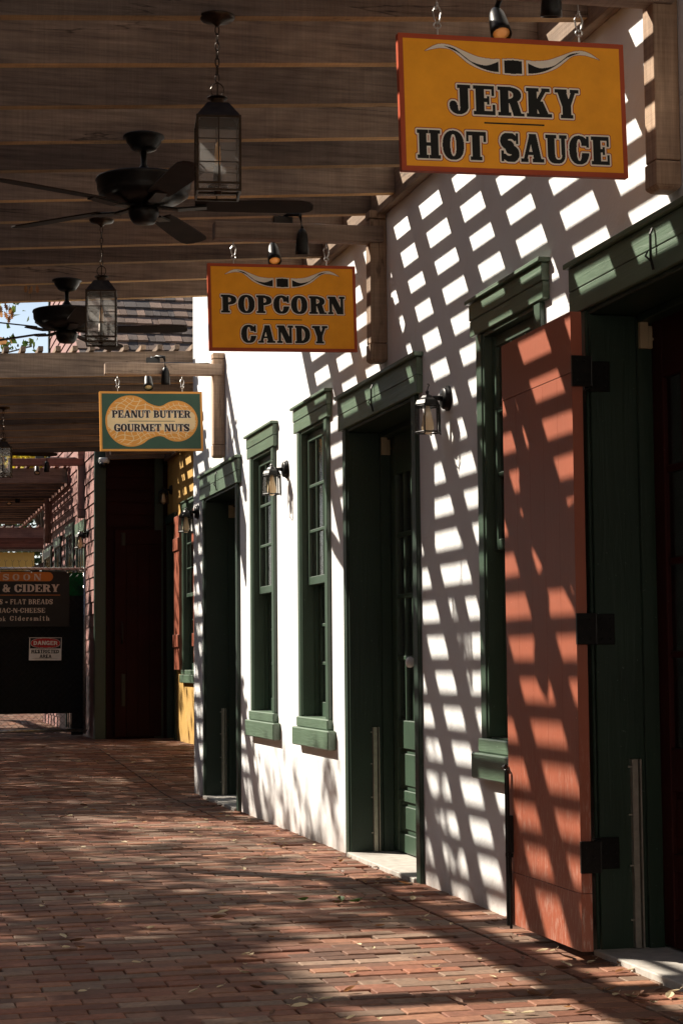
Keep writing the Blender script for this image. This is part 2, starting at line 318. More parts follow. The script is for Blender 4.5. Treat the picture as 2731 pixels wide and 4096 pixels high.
        th=h*1.1; m=box(e,e+th,0,1)|box(w-e-th,w-e,0,1)|dg(e+T*.5,1,w-e-T*.5,0,T*1.15)|ser(e,e+th,0)|ser(w-e-th,w-e,1)|ser(e,e+th*.5,1)
    elif ch=='M':
        th=h*1.1; c=w/2; m=box(e,e+th,0,1)|box(w-e-T,w-e,0,1)|dg(e+T*.5,1,c,.12,T)|dg(w-e-th*.6,1,c,.12,th)|ser(e,e+th,0)|ser(w-e-T,w-e,0)|ser(e,e+th*.4,1)|ser(w-e-T,w-e,1)
    elif ch=='K':
        m=box(L0,L0+T,0,1)|dg(w-e-h,1,L0+T*.8,.38,h*1.3)|dg(L0+T*1.15,.55,w-e-T*.5,0,T*1.05)|ser(L0,L0+T,0)|ser(L0,L0+T,1)|ser(w-e-h*1.5,w-e-h*.4,1)|ser(w-e-T,w-e,0)
    elif ch=='Y':
        c=w/2; m=box(c-T/2,c+T/2,0,.5)|dg(c,.40,e+T*.55,1,T*1.05)|dg(c+T*.2,.40,w-e-h*.6,1,h*1.2)|ser(c-T/2,c+T/2,0)|ser(e+.02,e+T,1)|ser(w-e-h*1.2,w-e,1)
    elif ch=='J':
        x0=w-e-T; m=box(x0,x0+T,.25,1)|ser(x0,x0+T,1); cx=(x0+T)*.5
        m|=(ell(cx,.27,cx,.29)&~ell(cx-.0,.30,cx-T*.95,.19))&(Y<.30)|ell(.13,.33,.13,.11)
    elif ch=='U':
        m=box(e,e+T,.3,1)|box(w-e-h*1.15,w-e,.3,1)|ser(e,e+T,1)|ser(w-e-h*1.15,w-e,1)
        m|=(sell(w/2,.32,w/2-e,.335)&~sell(w/2+(T-h)*.5,.34,w/2-e-(T+h)*.5,.34-h))&(Y<.33)
    elif ch=='-': m=box(0,w,.38,.38+h*1.2)
    elif ch=='*': m=ell(w/2,.42,w/2,.17)
    elif ch=='&':
        o=(ell(w*.40,.76,.22,.25)&~ell(w*.40,.76,.22-T*.6,.25-h)); o|=(ell(w*.40,.28,.38*w*1.05,.30)&~ell(w*.40,.28,.40*w-T,.30-h)); o|=dg(w*.28,.62,w*.86,0,T*.9); o|=dg(w*.72,.12,w*.88,.5,h)|box(w*.7,w,.48,.48+s); m=o
    else: # lower case, x-height .66
        xh=.66
        if ch=='o': m=ell(w/2,xh/2,w/2,xh/2+.01)&~ell(w/2,xh/2,w/2-T*.9,xh/2-h)
        elif ch=='e': m=((ell(w/2,xh/2,w/2,xh/2+.01)&~ell(w/2,xh/2,w/2-T*.9,xh/2-h))&~box(w*.5,w,.18,.34))|box(w*.15,w*.93,.33,.33+h*.8)
        elif ch=='i': m=box(e,e+T,0,xh)|box(0,e*2+T,0,s)|box(0,e+T,xh-s,xh)|ell(e+T/2,.86,T*.62,T*.62)
        elif ch=='k': m=box(e,e+T,0,1)|dg(w-h,xh,e+T,.28,h*1.2)|dg(e+T*1.2,.38,w-T*.5,0,T)|box(0,2*e+T,0,s)|box(w-T,w+.03,0,s)
        elif ch=='h': m=box(e,e+T,0,1)|box(w-e-T,w-e,0,.45)|((ell(w/2,.42,w/2-e,.25)&~ell(w/2,.42,w/2-e-T*.9,.25-h))&(Y>.42))|box(0,2*e+T,0,s)|box(w-2*e-T,w,0,s)
        elif ch=='m':
            for cx in (w*.33,w*.68): m|=((ell(cx,.42,w*.19,.25)&~ell(cx,.42,w*.19-T*.6,.25-h))&(Y>.42))
            m|=box(e,e+T,0,xh)|box(w*.5-T*.4,w*.5+T*.4,0,.5)|box(w-e-T,w-e,0,.5)|box(0,2*e+T,0,s)|box(w*.5-T*.8,w*.5+T*.8,0,s)|box(w-2*e-T,w,0,s)
        elif ch=='r': m=box(e,e+T,0,xh)|box(0,2*e+T,0,s)|box(e,w,xh-h*1.3,xh)|ell(w-T*.4,xh-T*.6,T*.55,T*.55)
        elif ch=='t': m=box(w*.3,w*.3+T,0,.9)|box(0,w,xh-h,xh)|box(w*.3,w,0,h)
        elif ch=='d': m=box(w-e-T,w-e,0,1)|((ell(w*.48,xh/2,w*.48,xh/2+.01)&~ell(w*.48,xh/2,w*.48-T*.9,xh/2-h)))|box(w-e-T,w,0,s)
        elif ch=='s': m=(stroke([(w*.85,.50),(w*.5,xh-.07),(w*.18,.48),(w*.5,.34),(w*.82,.19),(w*.5,.07),(w*.12,.16)],[T*.4]*7))
    return m
def WID(ch,P):
    T=P['T']; e=P['e']
    b={'I':T+2*e,'J':.46+T*.9,'M':.80+T,'H':.56+T*1.15,'N':.58+T,'U':.56+T,'-':.30,'*':.34,'&':.80,'i':T+2*e,'k':.62,'o':.55,'e':.52,'h':.62,'m':.92,'r':.44,'t':.42,'d':.60,'s':.44,'S':.52+T*.6,'A':.66+T*.85,'K':.60+T*.95,'E':.50+T*.8,'F':.50+T*.8,'L':.48+T*.7,'C':.52+T,'T':.56+T*.75,'O':.54+T,'G':.56+T,'P':.48+T,'R':.58+T,'B':.50+T,'D':.52+T,'Y':.62+T*.8}
    return b.get(ch,.60+T*.7)
def textmask(shape,cell,txt,x0,x1,y0,y1,P,gap=.06,space=.36):
    """raster text into the box x0..x1, y0..y1 (metres, y up)"""
    tot=sum(space if c==' ' else WID(c,P) for c in txt)+gap*(len(txt)-1); H=y1-y0; sx=(x1-x0)/tot
    out=np.zeros(shape,bool); u=0
    for c in txt:
        w=space if c==' ' else WID(c,P)
        if c!=' ':
            ax=x0+(u-.05)*sx; bx=x0+(u+w+.07)*sx; i0=max(0,int(ax/cell)); i1=min(shape[1],int(bx/cell)+2); j0=max(0,int((y0-.1*H)/cell)); j1=min(shape[0],int((y1+.1*H)/cell)+2)
            if i1>i0:
                gx,gy=np.meshgrid((np.arange(i0,i1)+.5)*cell,(np.arange(j0,j1)+.5)*cell)
                out[j0:j1,i0:i1]|=glyph(c,(gx-x0)/sx-u,(gy-y0)/H,P)
        u+=w+gap
    return out
def dilate(m,r):
    out=m.copy(); k=int(math.ceil(r))
    for dy in range(-k,k+1):
        for dx in range(-k,k+1):
            if dx*dx+dy*dy<=r*r+.1:
                a=np.zeros_like(m); ys=slice(max(0,dy),m.shape[0]+min(0,dy)); yt=slice(max(0,-dy),m.shape[0]+min(0,-dy)); xs=slice(max(0,dx),m.shape[1]+min(0,dx)); xt=slice(max(0,-dx),m.shape[1]+min(0,-dx))
                a[ys,xs]=m[yt,xt]; out|=a
    return out
def polymask(shape,cell,pts):
    gx,gy=np.meshgrid((np.arange(shape[1])+.5)*cell,(np.arange(shape[0])+.5)*cell); ins=np.zeros(shape,bool); n=len(pts)
    for i in range(n):
        x1,y1=pts[i]; x2,y2=pts[(i+1)%n]
        if y1==y2: continue
        c=((y1>gy)!=(y2>gy))&(gx<(x2-x1)*(gy-y1)/(y2-y1)+x1); ins^=c
    return ins
def sheet(name,idx,cell,mats,parent,fn,used=None):
    """turn a coloured raster into one printed sheet made of runs; fn(x,y)->3D point"""
    vs=[]; fs=[]; mi=[]; key={}
    def vid(i,j):
        k=(i,j)
        if k not in key: key[k]=len(vs); vs.append(fn(i*cell,j*cell))
        return key[k]
    H_,W_=idx.shape
    for j in range(H_):
        row=idx[j]; ch=np.flatnonzero(np.diff(row))+1; st=[0,*ch.tolist(),W_]
        for a,b in zip(st[:-1],st[1:]):
            if row[a]<0: continue
            fs.append((vid(a,j),vid(b,j),vid(b,j+1),vid(a,j+1))); mi.append(int(row[a]))
    me=bpy.data.meshes.new(name); me.from_pydata(vs,[],fs)
    for k in mats: me.materials.append(M[k])
    me.polygons.foreach_set('material_index',mi); me.update(); o=bpy.data.objects.new(name,me); col.objects.link(o); o.parent=parent; return o
def cat(pts,n=8):
    out=[]; P=[pts[0]]+list(pts)+[pts[-1]]
    for i in range(1,len(P)-2):
        for k in range(n):
            t=k/n; q=[]
            for d in (0,1):
                a,b,c,e=P[i-1][d],P[i][d],P[i+1][d],P[i+2][d]; q.append(.5*((2*b)+(-a+c)*t+(2*a-5*b+4*c-e)*t*t+(-a+3*b-3*c+e)*t**3))
            out.append(tuple(q))
    out.append(pts[-1]); return out
# ------------------------------------------------------------------ ground
def set_tint(me,arr):
    a=me.attributes.new('tint','FLOAT_COLOR','FACE'); a.data.foreach_set('color',np.asarray(arr,dtype=np.float32).ravel())
def gz(y): return .17*min(1,max(0,(y-14.8)/4.4))
def pavers():
    V=[];F=[];T=[]; pal=[(.22,.088,.050),(.20,.085,.052),(.25,.115,.068),(.20,.100,.064),(.21,.135,.092),(.28,.135,.078),(.155,.078,.050),(.25,.165,.115)]
    def brick(x0,x1,y0,y1):
        g0=gz(y0); z=g0+random.gauss(0,.0016)-(.004 if random.random()<.05 else 0); tx,ty=random.gauss(0,.006),random.gauss(0,.008); g=.0022; b=.0035; n=len(V); j=random.gauss(0,.0012)
        xs=(x0+g+j,x1-g+j); ys=(y0+g,y1-g); cx,cy=(x0+x1)/2,(y0+y1)/2
        for (X_,Y_) in ((xs[0],ys[0]),(xs[1],ys[0]),(xs[1],ys[1]),(xs[0],ys[1])): V.append((X_,Y_,g0-.03))
        for (X_,Y_) in ((xs[0],ys[0]),(xs[1],ys[0]),(xs[1],ys[1]),(xs[0],ys[1])): V.append((X_,Y_,z-.0028+(X_-cx)*tx+(Y_-cy)*ty))
        for (X_,Y_) in ((xs[0]+b,ys[0]+b),(xs[1]-b,ys[0]+b),(xs[1]-b,ys[1]-b),(xs[0]+b,ys[1]-b)): V.append((X_,Y_,z+(X_-cx)*tx+(Y_-cy)*ty))
        fs=[(8,9,10,11)]+[(4+i,4+(i+1)%4,8+(i+1)%4,8+i) for i in range(4)]+[(i,(i+1)%4,4+(i+1)%4,4+i) for i in range(4)]
        F.extend(tuple(q+n for q in f) for f in fs); c=random.choice(pal); k=random.uniform(.66,1.12); c=(c[0]*k,c[1]*k,c[2]*k,1); T.extend([c]*len(fs))
    PY,PX=.087,.203; y=1.9; r=0
    while y<40:
        right=2.535 if y<15.03 else 3.365
        off=(PX/2 if r%2 else 0)+random.gauss(0,.004); x=2.27
        # left field, stepping away from the wall-side joint
        first=PX if r%2==0 else PX/2; lim=-3.0 if y<14 else .2
        while x>lim:
            brick(x-first,x,y+random.gauss(0,.001),y+PY); x-=first; first=PX
        x=2.28; first=PX*.62 if r%2 else PX
        while x<right-.01:
            x2=min(right,x+first)
            if right-x2<.05: x2=right
            brick(x,x2,y,y+PY); x=x2; first=PX
        y+=PY; r+=1
    me=bpy.data.meshes.new('pavement'); me.from_pydata(V,[],F); set_tint(me,T); me.materials.append(M['brick']); o=bpy.data.objects.new('pavement',me); col.objects.link(o); struct(o)
pavers()
g=MB(); ys=[-60,14.8,19.2,420]; n=len(ys); g.add([(x,y,gz(y)-.012) for y in ys for x in (-160,160)],[(2*i,2*i+1,2*i+3,2*i+2) for i in range(n-1)]); struct(g.build('ground','joint'))

# ------------------------------------------------------------------ white shop building
def sub(L,*k): return k
L0=Vector((W,7,0))
bw=thing('white_building','long white plastered shop building with green trimmed doors and tall sash windows','building',L0)
DOORS=[(4.95,6.40),(8.54,9.97),(13.05,14.50)]; WINS=[(6.80,7.60),(10.34,11.11),(11.81,12.59)]
wl=MB(L0); holes=sorted([(a+.07,b-.07,0,2.32) for a,b in DOORS]+[(a+.07,b-.07,.70,2.44) for a,b in WINS]); y=-3
for a,b,z0,z1 in holes:
    wl.box(W,W+.3,y,a,-.02,4.75); wl.box(W,W+.3,a,b,z1,4.75)
    if z0>0: wl.box(W,W+.3,a,b,-.02,z0)
    y=b
wl.box(W,W+.3,y,15.03,-.02,4.75); wl.box(W+.3,9,14.73,15.03,-.02,4.75)
wl.build('wall','plaster',bw)
MB(L0).box(3.7,3.75,-3,14.73,0,2.8).box(W+.3,3.7,-3,14.73,2.75,2.8).box(W+.3,3.7,-3,14.73,-.02,.025).box(W+.3,3.7,-3.05,-3,0,2.8).build('inner_room','interior',bw)
MB(L0).box(W-.1,9,-3.2,15.2,4.75,4.85).build('roof_edge','green',bw,.004)

def doorway(Y0,Y1,leafm,label=None):
    f=MB(L0)
    f.box(W-.022,W+.002,Y1-.07,Y1,0,2.318); f.box(W-.022,W+.002,Y0,Y0+.07,0,2.318)
    f.box(W-.012,W+.268,Y1-.088,Y1-.0705,.0,2.30); f.box(W-.012,W+.268,Y0+.0705,Y0+.088,.0,2.30)
    f.box(W-.012,W+.268,Y0+.0705,Y1-.0705,2.301,2.3185)
    for a,b in ((Y1-.106,Y1-.0885),(Y0+.0885,Y0+.106)): f.box(W+.165,W+.2235,a,b,.0,2.28)
    f.box(W+.165,W+.2235,Y0+.107,Y1-.107,2.27,2.30)
    fr=f.build('door_frame','green',bw,.003)
    h=MB(L0); h.box(W-.030,W+.001,Y0-.065,Y1+.065,2.32,2.405); h.box(W-.031,W+.001,Y0-.065,Y1+.065,2.4065,2.492); h.box(W-.048,W+.001,Y0-.08,Y1+.08,2.494,2.515)
    h.build('head_trim','greenh',fr,.003)
    # hasp on the head board
    ym=(Y0+Y1)/2
    hk=MB(L0); hk.tube([(W-.036,ym,2.47),(W-.045,ym,2.45),(W-.045,ym,2.37),(W-.036,ym,2.33)],.005); hk.tube([(W-.04,ym+.035,2.40),(W-.055,ym+.02,2.38),(W-.045,ym,2.36)],.0035)
    hk.build('hasp','iron',fr)
    MB(L0).box(W-.035,W+.33,Y0+.07,Y1-.07,-.02,.022).build('sill','concrete',fr,.004)
    # leaves
    ymid=(Y0+Y1)/2
    for a,b,kn in ((ymid+.002,Y1-.09,1),(Y0+.09,ymid-.002,0)):
        x0,x1=W+.225,W+.267; d=MB(L0); st=.095; zb,gt,gb=.03,2.06,.73
        d.box(x0,x1,a,a+st,zb,2.295); d.box(x0,x1,b-st,b,zb,2.295)
        for z0,z1 in ((gt,2.295),(gb-.15,gb),(.30,.36),(zb,.13)): d.box(x0+.001,x1-.001,a+st,b-st,z0,z1)
        for z0,z1 in ((.36,gb-.15),(.13,.30)): d.box(x0+.016,x1-.016,a+st,b-st,z0,z1)
        for z0,z1 in ((.385,gb-.175),(.155,.275)): d.box(x0+.006,x1-.02,a+st+.03,b-st-.03,z0,z1)
        nc=3; rows=4
        for i in range(1,nc): yy=a+st+(b-a-2*st)*i/nc; d.box(x0+.008,x1-.008,yy-.010,yy+.010,gb,gt)
        for i in range(1,rows): zz=gb+(gt-gb)*i/rows; d.box(x0+.006,x1-.01,a+st,b-st,zz-.012,zz+.012)
        lf=d.build('door_leaf',leafm,bw,.004)
        MB(L0).box(x0+.018,x0+.022,a+st,b-st,gb,gt).build('glass','pane',lf)
        if kn:
            k=MB(L0); c=(x0,a+.055,1.04); k.lathe([(.026,0),(.026,-.008),(.010,-.012),(.010,-.035),(.022,-.045),(.030,-.06),(.026,-.077),(.010,-.084)],c,18,'x'); 
            k.build('knob','white',lf,smooth=True)
    t=MB(L0); xa=2.638; t.box(xa,xa+.022,Y1-.112,Y1-.0885,.025,.69); t.box(xa+.03,xa+.036,Y1-.112,Y1-.0885,.025,.69)
    for z in (.12,.31,.49,.66): t.box(xa-.012,xa,Y1-.104,Y1-.098,z,z+.007)
    t.build('barrier_track','alu',fr,.001)
    s=MB(L0); s.box(2.698,2.730,Y1-.128,Y1-.107,2.175,2.275); s.box(2.731,2.748,Y1-.124,Y1-.107,2.175,2.258); s.tube([(2.72,Y1-.11,2.275),(2.72,Y1-.11,2.30)],.005); s.tube([(2.748,Y1-.115,2.21),(2.758,Y1-.115,2.212)],.006)
    s.build('sensor_box','beige',fr,.002)
    return fr
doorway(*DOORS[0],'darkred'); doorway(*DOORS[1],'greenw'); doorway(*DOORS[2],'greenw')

def window(Y0,Y1,X=W,parent=bw,off=L0,z0=.63,mats=('greenw','greenh'),zt=2.44,cols=3):
    f=MB(off); f.box(X-.022,X+.002,Y1-.07,Y1,z0+.09,zt-.002); f.box(X-.022,X+.002,Y0,Y0+.07,z0+.09,zt-.002)
    f.box(X-.015,X+.16,Y1-.088,Y1-.0705,z0+.095,zt); f.box(X-.015,X+.16,Y0+.0705,Y0+.088,z0+.095,zt); f.box(X-.015,X+.16,Y0+.0885,Y1-.0885,zt-.018,zt)
    for a,b in ((Y1-.1,Y1-.0885),(Y0+.0885,Y0+.1)): f.box(X+.0575,X+.066,a,b,z0+.1,zt-.019)
    w=f.build('window_frame',mats[0],parent,.003)
    h=MB(off); h.box(X-.030,X+.001,Y0-.055,Y1+.055,zt+.001,zt+.07); h.box(X-.034,X+.001,Y0-.055,Y1+.055,zt+.0715,zt+.142); h.box(X-.05,X+.001,Y0-.068,Y1+.068,zt+.144,zt+.162)
    h.build('head_trim',mats[1],w,.003)
    s=MB(off); s.box(X-.052,X+.0,Y0-.09,Y1+.055,z0-.08,z0+.028); s.box(X-.034,X+.13,Y0-.012,Y1+.012,z0+.0295,z0+.09)
    s.build('sill',mats[1],w,.006)
    zm=(z0+zt)/2-.01; a,b=Y0+.089,Y1-.089
    for nm,x,zl,zh in (('upper_sash',X+.022,zm-.02,zt-.019),('lower_sash',X+.085,z0+.091,zm+.02)):
        d=MB(off); st=.045; d.box(x,x+.035,a,a+st,zl,zh); d.box(x,x+.035,b-st,b,zl,zh)
        bt=.05 if nm=='upper_sash' else .085
        d.box(x+.001,x+.034,a+st,b-st,zh-.05,zh); d.box(x+.001,x+.034,a+st,b-st,zl,zl+bt)
        for i in range(1,cols): yy=a+st+(b-a-2*st)*i/cols; d.box(x+.006,x+.03,yy-.008,yy+.008,zl+bt,zh-.05)
        for i in range(1,3): zz=zl+bt+(zh-.05-zl-bt)*i/3; d.box(x+.004,x+.028,a+st,b-st,zz-.010,zz+.010)
        sh=d.build('sash',mats[0],w,.003); MB(off).box(x+.016,x+.02,a+st,b-st,zl+bt,zh-.05).build('glass','pane',sh)
    return w
for a,b in WINS: window(a,b)
# ---- the big red plank shutter door folded back on the wall
def planks(off,X0,X1,Y0,Y1,z0,z1,n=5,seam=(.2,.22)):
    d=MB(off); k=(Y1-Y0)/n
    for i in range(n): d.box(X0,X1,Y0+i*k+.0003,Y0+(i+1)*k-.0003,z0+seam[0],z1-seam[1])
    d.box(X0-.0015,X1,Y0,Y1,z1-seam[1]+.002,z1); d.box(X0-.0015,X1,Y0,Y1,z0,z0+seam[0]-.002); return d
sd=thing('plank_door','large brick red plank door folded back against the white wall beside the nearest doorway','door',(2.42,6.55,0))
o_=Vector((2.42,6.55,0))
planks(o_,2.402,2.442,6.20,6.955,.035,2.285).build('door_leaf','shutter',sd,.0005)
for zc in (2.07,1.155,.36):
    h=MB(o_); h.box(2.398,2.47,6.184,6.1985,zc-.055,zc+.055); h.box(2.487,2.588,6.300,6.311,zc-.055,zc+.055); h.tube([(2.478,6.235,zc-.055),(2.478,6.235,zc+.055)],.014,10); h.bar((2.47,6.19,zc),(2.482,6.235,zc),.012,.108); h.bar((2.48,6.235,zc),(2.49,6.303,zc),.010,.108)
    for dz in (-.035,0,.035):
        for x in (2.415,2.445,2.535,2.57): h.lathe([(.005,0),(.004,-.003),(.001,-.004)],(x,6.184 if x<2.5 else 6.300,zc+dz),6,'y')
    h.build('hinge','iron',sd,.0015)
c=MB(o_); c.tube([(2.392,6.985,.63),(2.39,6.95,.635),(2.386,6.93,.625),(2.386,6.93,.03)],.0095,8); c.box(2.385,2.402,6.905,6.945,.31,.45); c.box(2.382,2.402,6.912,6.95,.29,.305); c.tube([(2.39,6.915,.44),(2.39,6.915,.02)],.006)
c.build('cane_bolt','iron',sd,.001)

# ------------------------------------------------------------------ pergolas
def pergola(name,label,Xr,zr,slope,Ys,Xl,slatX,ya,yb,mats=('wood','woody','woodz'),depth=.198,rim=True,posts=(),header=True,off=None,tail=0):
    off=Vector(off); p=thing(name,label,'pergola',off)
    zz=lambda x: zr-slope*(Xr-x)
    for yj in Ys:
        a,b=Xl-(1.0 if tail and abs(yj-8.24)<.05 else tail),Xr-.05; d=MB(off); y0,y1=yj-.008,yj+.044; dz=random.gauss(0,.003)  # one tail lengthened, out of view, to throw a dark band on the bricks
        P=[(x,y,zz(x)+dz+(0 if k==0 else depth)) for x in (a,b) for y in (y0,y1) for k in (0,1)]
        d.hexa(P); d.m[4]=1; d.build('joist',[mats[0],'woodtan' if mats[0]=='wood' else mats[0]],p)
    for x in slatX:
        d=MB(off); x+=random.gauss(0,.003); z=zz(x)+depth+.0035; d.box(x-.02,x+.02,ya,yb,z,z+.04); d.build('slat',mats[1],p,.002)
    if header: MB(off).box(Xr-.048,Xr-.001,ya,yb,zr-.035,zr+depth).build('header',mats[1],p,.003)
    if rim:
        z=zz(Xl); MB(off).box(Xl-.04,Xl,ya,yb,z-.24,z-.004).build('beam',mats[1],p,.003)
        for py in posts: MB(off).box(Xl-.09,Xl+.05,py-.07,py+.07,-.02,z-.242).build('post',mats[2],p,.005)
    return p
J1=[6.15,6.67,7.21,7.71,8.21,8.73,9.18,9.78,10.25,10.76,11.30]; J1=[v+.03 for v in [6.15-.515*k for k in range(12,0,-1)]+J1]
pergola('pergola','near weathered timber pergola roof over the brick walk beside the white wall',W,3.36,.072,J1,-.46,[2.133+.134*k for k in range(2,-20,-1)],-.2,11.37,posts=(-.1,11.3),off=(0,5.5,0),tail=.14)
J2=[15.1,15.58,16.1,16.68,17.3,17.75,18.22,18.7,19.2,19.7,20.25,20.8]
pergola('pergola','darker timber pergola beyond the end of the white building, slat ends showing on top',3.365,3.448,.045,J2,-.5,[1.02+.138*k for k in range(-10,17)],15.04,20.9,posts=(15.2,20.7),off=(1.5,18,0),tail=.3)
pergola('pergola','short dark pergola bay over the corner between the yellow wall and the red boarded wall',3.365,3.448,.045,[21.25,21.7],2.62,[2.68+.138*k for k in range(5)],20.95,21.8,mats=('wood','woody','woodz'),rim=False,off=(3,21.4,0))
pergola('pergola','grey pergola fixed to the red boarded wall behind the chain link gate',2.53,3.43,.02,[24.8+.46*k for k in range(17)],-.5,[2.45-.12*k for k in range(24)],24.7,32.3,mats=('wood','pinkwood','pinkwoodz'),posts=(25,32),off=(1.5,28,0))
pergola('pergola','sunlit reddish pergola farthest back, in front of the yellow building',4.2,3.50,.01,[36.6+.47*k for k in range(9)],-.2,[4.12-.165*k for k in range(25)],36.5,40.5,mats=('pinkwood','pinkwood','pinkwoodz'),posts=(37,40),off=(3,38,0))

# ------------------------------------------------------------------ wall brackets, spotlights and signs
def bracket(label,loc,mats=('woodz','woodarm')):
    t=thing('sign_bracket',label,'bracket',loc,'timber sign brackets on the walls')
    d=MB(); w=.086
    d.box(-w-.001,-.001,-.043,.043,2.66-0.0,3.30); 
    d.box(-w-.004,-.001,-.046,.046,2.575,2.656); d.box(-w-.003,-.001,-.045,.045,3.304,3.345)
    d.hexa([(-w+.01,-.035,2.562),(-w-.004,-.046,2.5745),(-w+.01,.035,2.562),(-w-.004,.046,2.5745),(-.012,-.035,2.562),(-.001,-.046,2.5745),(-.012,.035,2.562),(-.001,.046,2.5745)])
    d.build('post',mats[0],t,.003)
    MB().hexa([(x,y,z) for x,z0,z1 in ((-.892,3.160,3.245),(-.018,3.176,3.261)) for y in (-.062,.018) for z in (z0,z1)]).build('arm',mats[1],t,.005)
    return t
def spots(label,loc):
    t=thing('spotlight_pair',label,'spotlight',loc,'spotlight pairs on the sign brackets')
    MB().box(-.575,-.475,.020,.07,3.235,3.305).build('junction_box','black',t,.003)
    MB().tube([(-.475,.03,3.262),(-.35,.026,3.268),(-.2,.028,3.266),(-.12,.03,3.272),(-.088,.025,3.263)],.009,8).build('cable','black',t,smooth=True)
    for nm,p,ax,hinge in (('spot_head',Vector((-.452,-.085,3.145)),Vector((.03,.22,-1)),(-.46,-.075,3.295)),('spot_head',Vector((-.545,.16,3.14)),Vector((-.03,-.62,-1)),(-.53,.11,3.27))):
        ax.normalize(); q=Vector((0,0,-1)).rotation_difference(ax).to_matrix().to_4x4(); q.translation=p
        d=MB(); d.lathe([(.006,.075),(.017,.068),(.026,.045),(.031,.01),(.034,-.03),(.035,-.055),(.031,-.055),(.029,-.045)],(0,0,0),18); d.xf(q); s=d.build(nm,'iron',t,smooth=True)
        d=MB(); d.lathe([(.028,-.044),(.028,-.046),(.010,-.049)],(0,0,0),16); d.xf(q); d.build('lens','lens',s,smooth=True)
        top=p-ax*.07; MB().tube([(-.525,.045,3.30),(-.50 if p.y<0 else -.53,.02 if p.y<0 else .08,3.315),hinge,tuple(top)],[.010,.010,.012,.009],8).build('swivel_arm','iron',s,smooth=True)
    return t
BY=[5.56,9.13,13.65]
BL=['timber sign bracket carrying the jerky sign, nearest and highest on the white wall','timber sign bracket carrying the popcorn sign on the white wall','timber sign bracket carrying the green peanut sign at the far end of the white wall']
b0=bracket(BL[0],(W,BY[0],0)); s0=spots('pair of black spotlights above the jerky sign',(W,BY[0],0))
dup(b0,(W,BY[1],0),BL[1]); dup(b0,(W,BY[2],0),BL[2])
dup(s0,(W,BY[1],0),'pair of black spotlights above the popcorn sign'); dup(s0,(W,BY[2],0),'pair of black spotlights above the green peanut sign')
b3=bracket('reddish painted empty bracket on the red boarded wall beyond the gate',(2.53,23.05,.14),('pinkwoodz','pinkwood')); b3.scale=(1.05,1.05,1.05)
dup(b3,(2.53,27.5,-.02),'farthest brown sign bracket on the red boarded wall',scale=1.1)
s3=dup(s0,(2.53,23.05,.14),'pair of black spotlights on the reddish empty bracket',scale=1.05); dup(s0,(2.53,27.5,-.02),'pair of black spotlights on the farthest brown bracket',scale=1.1)

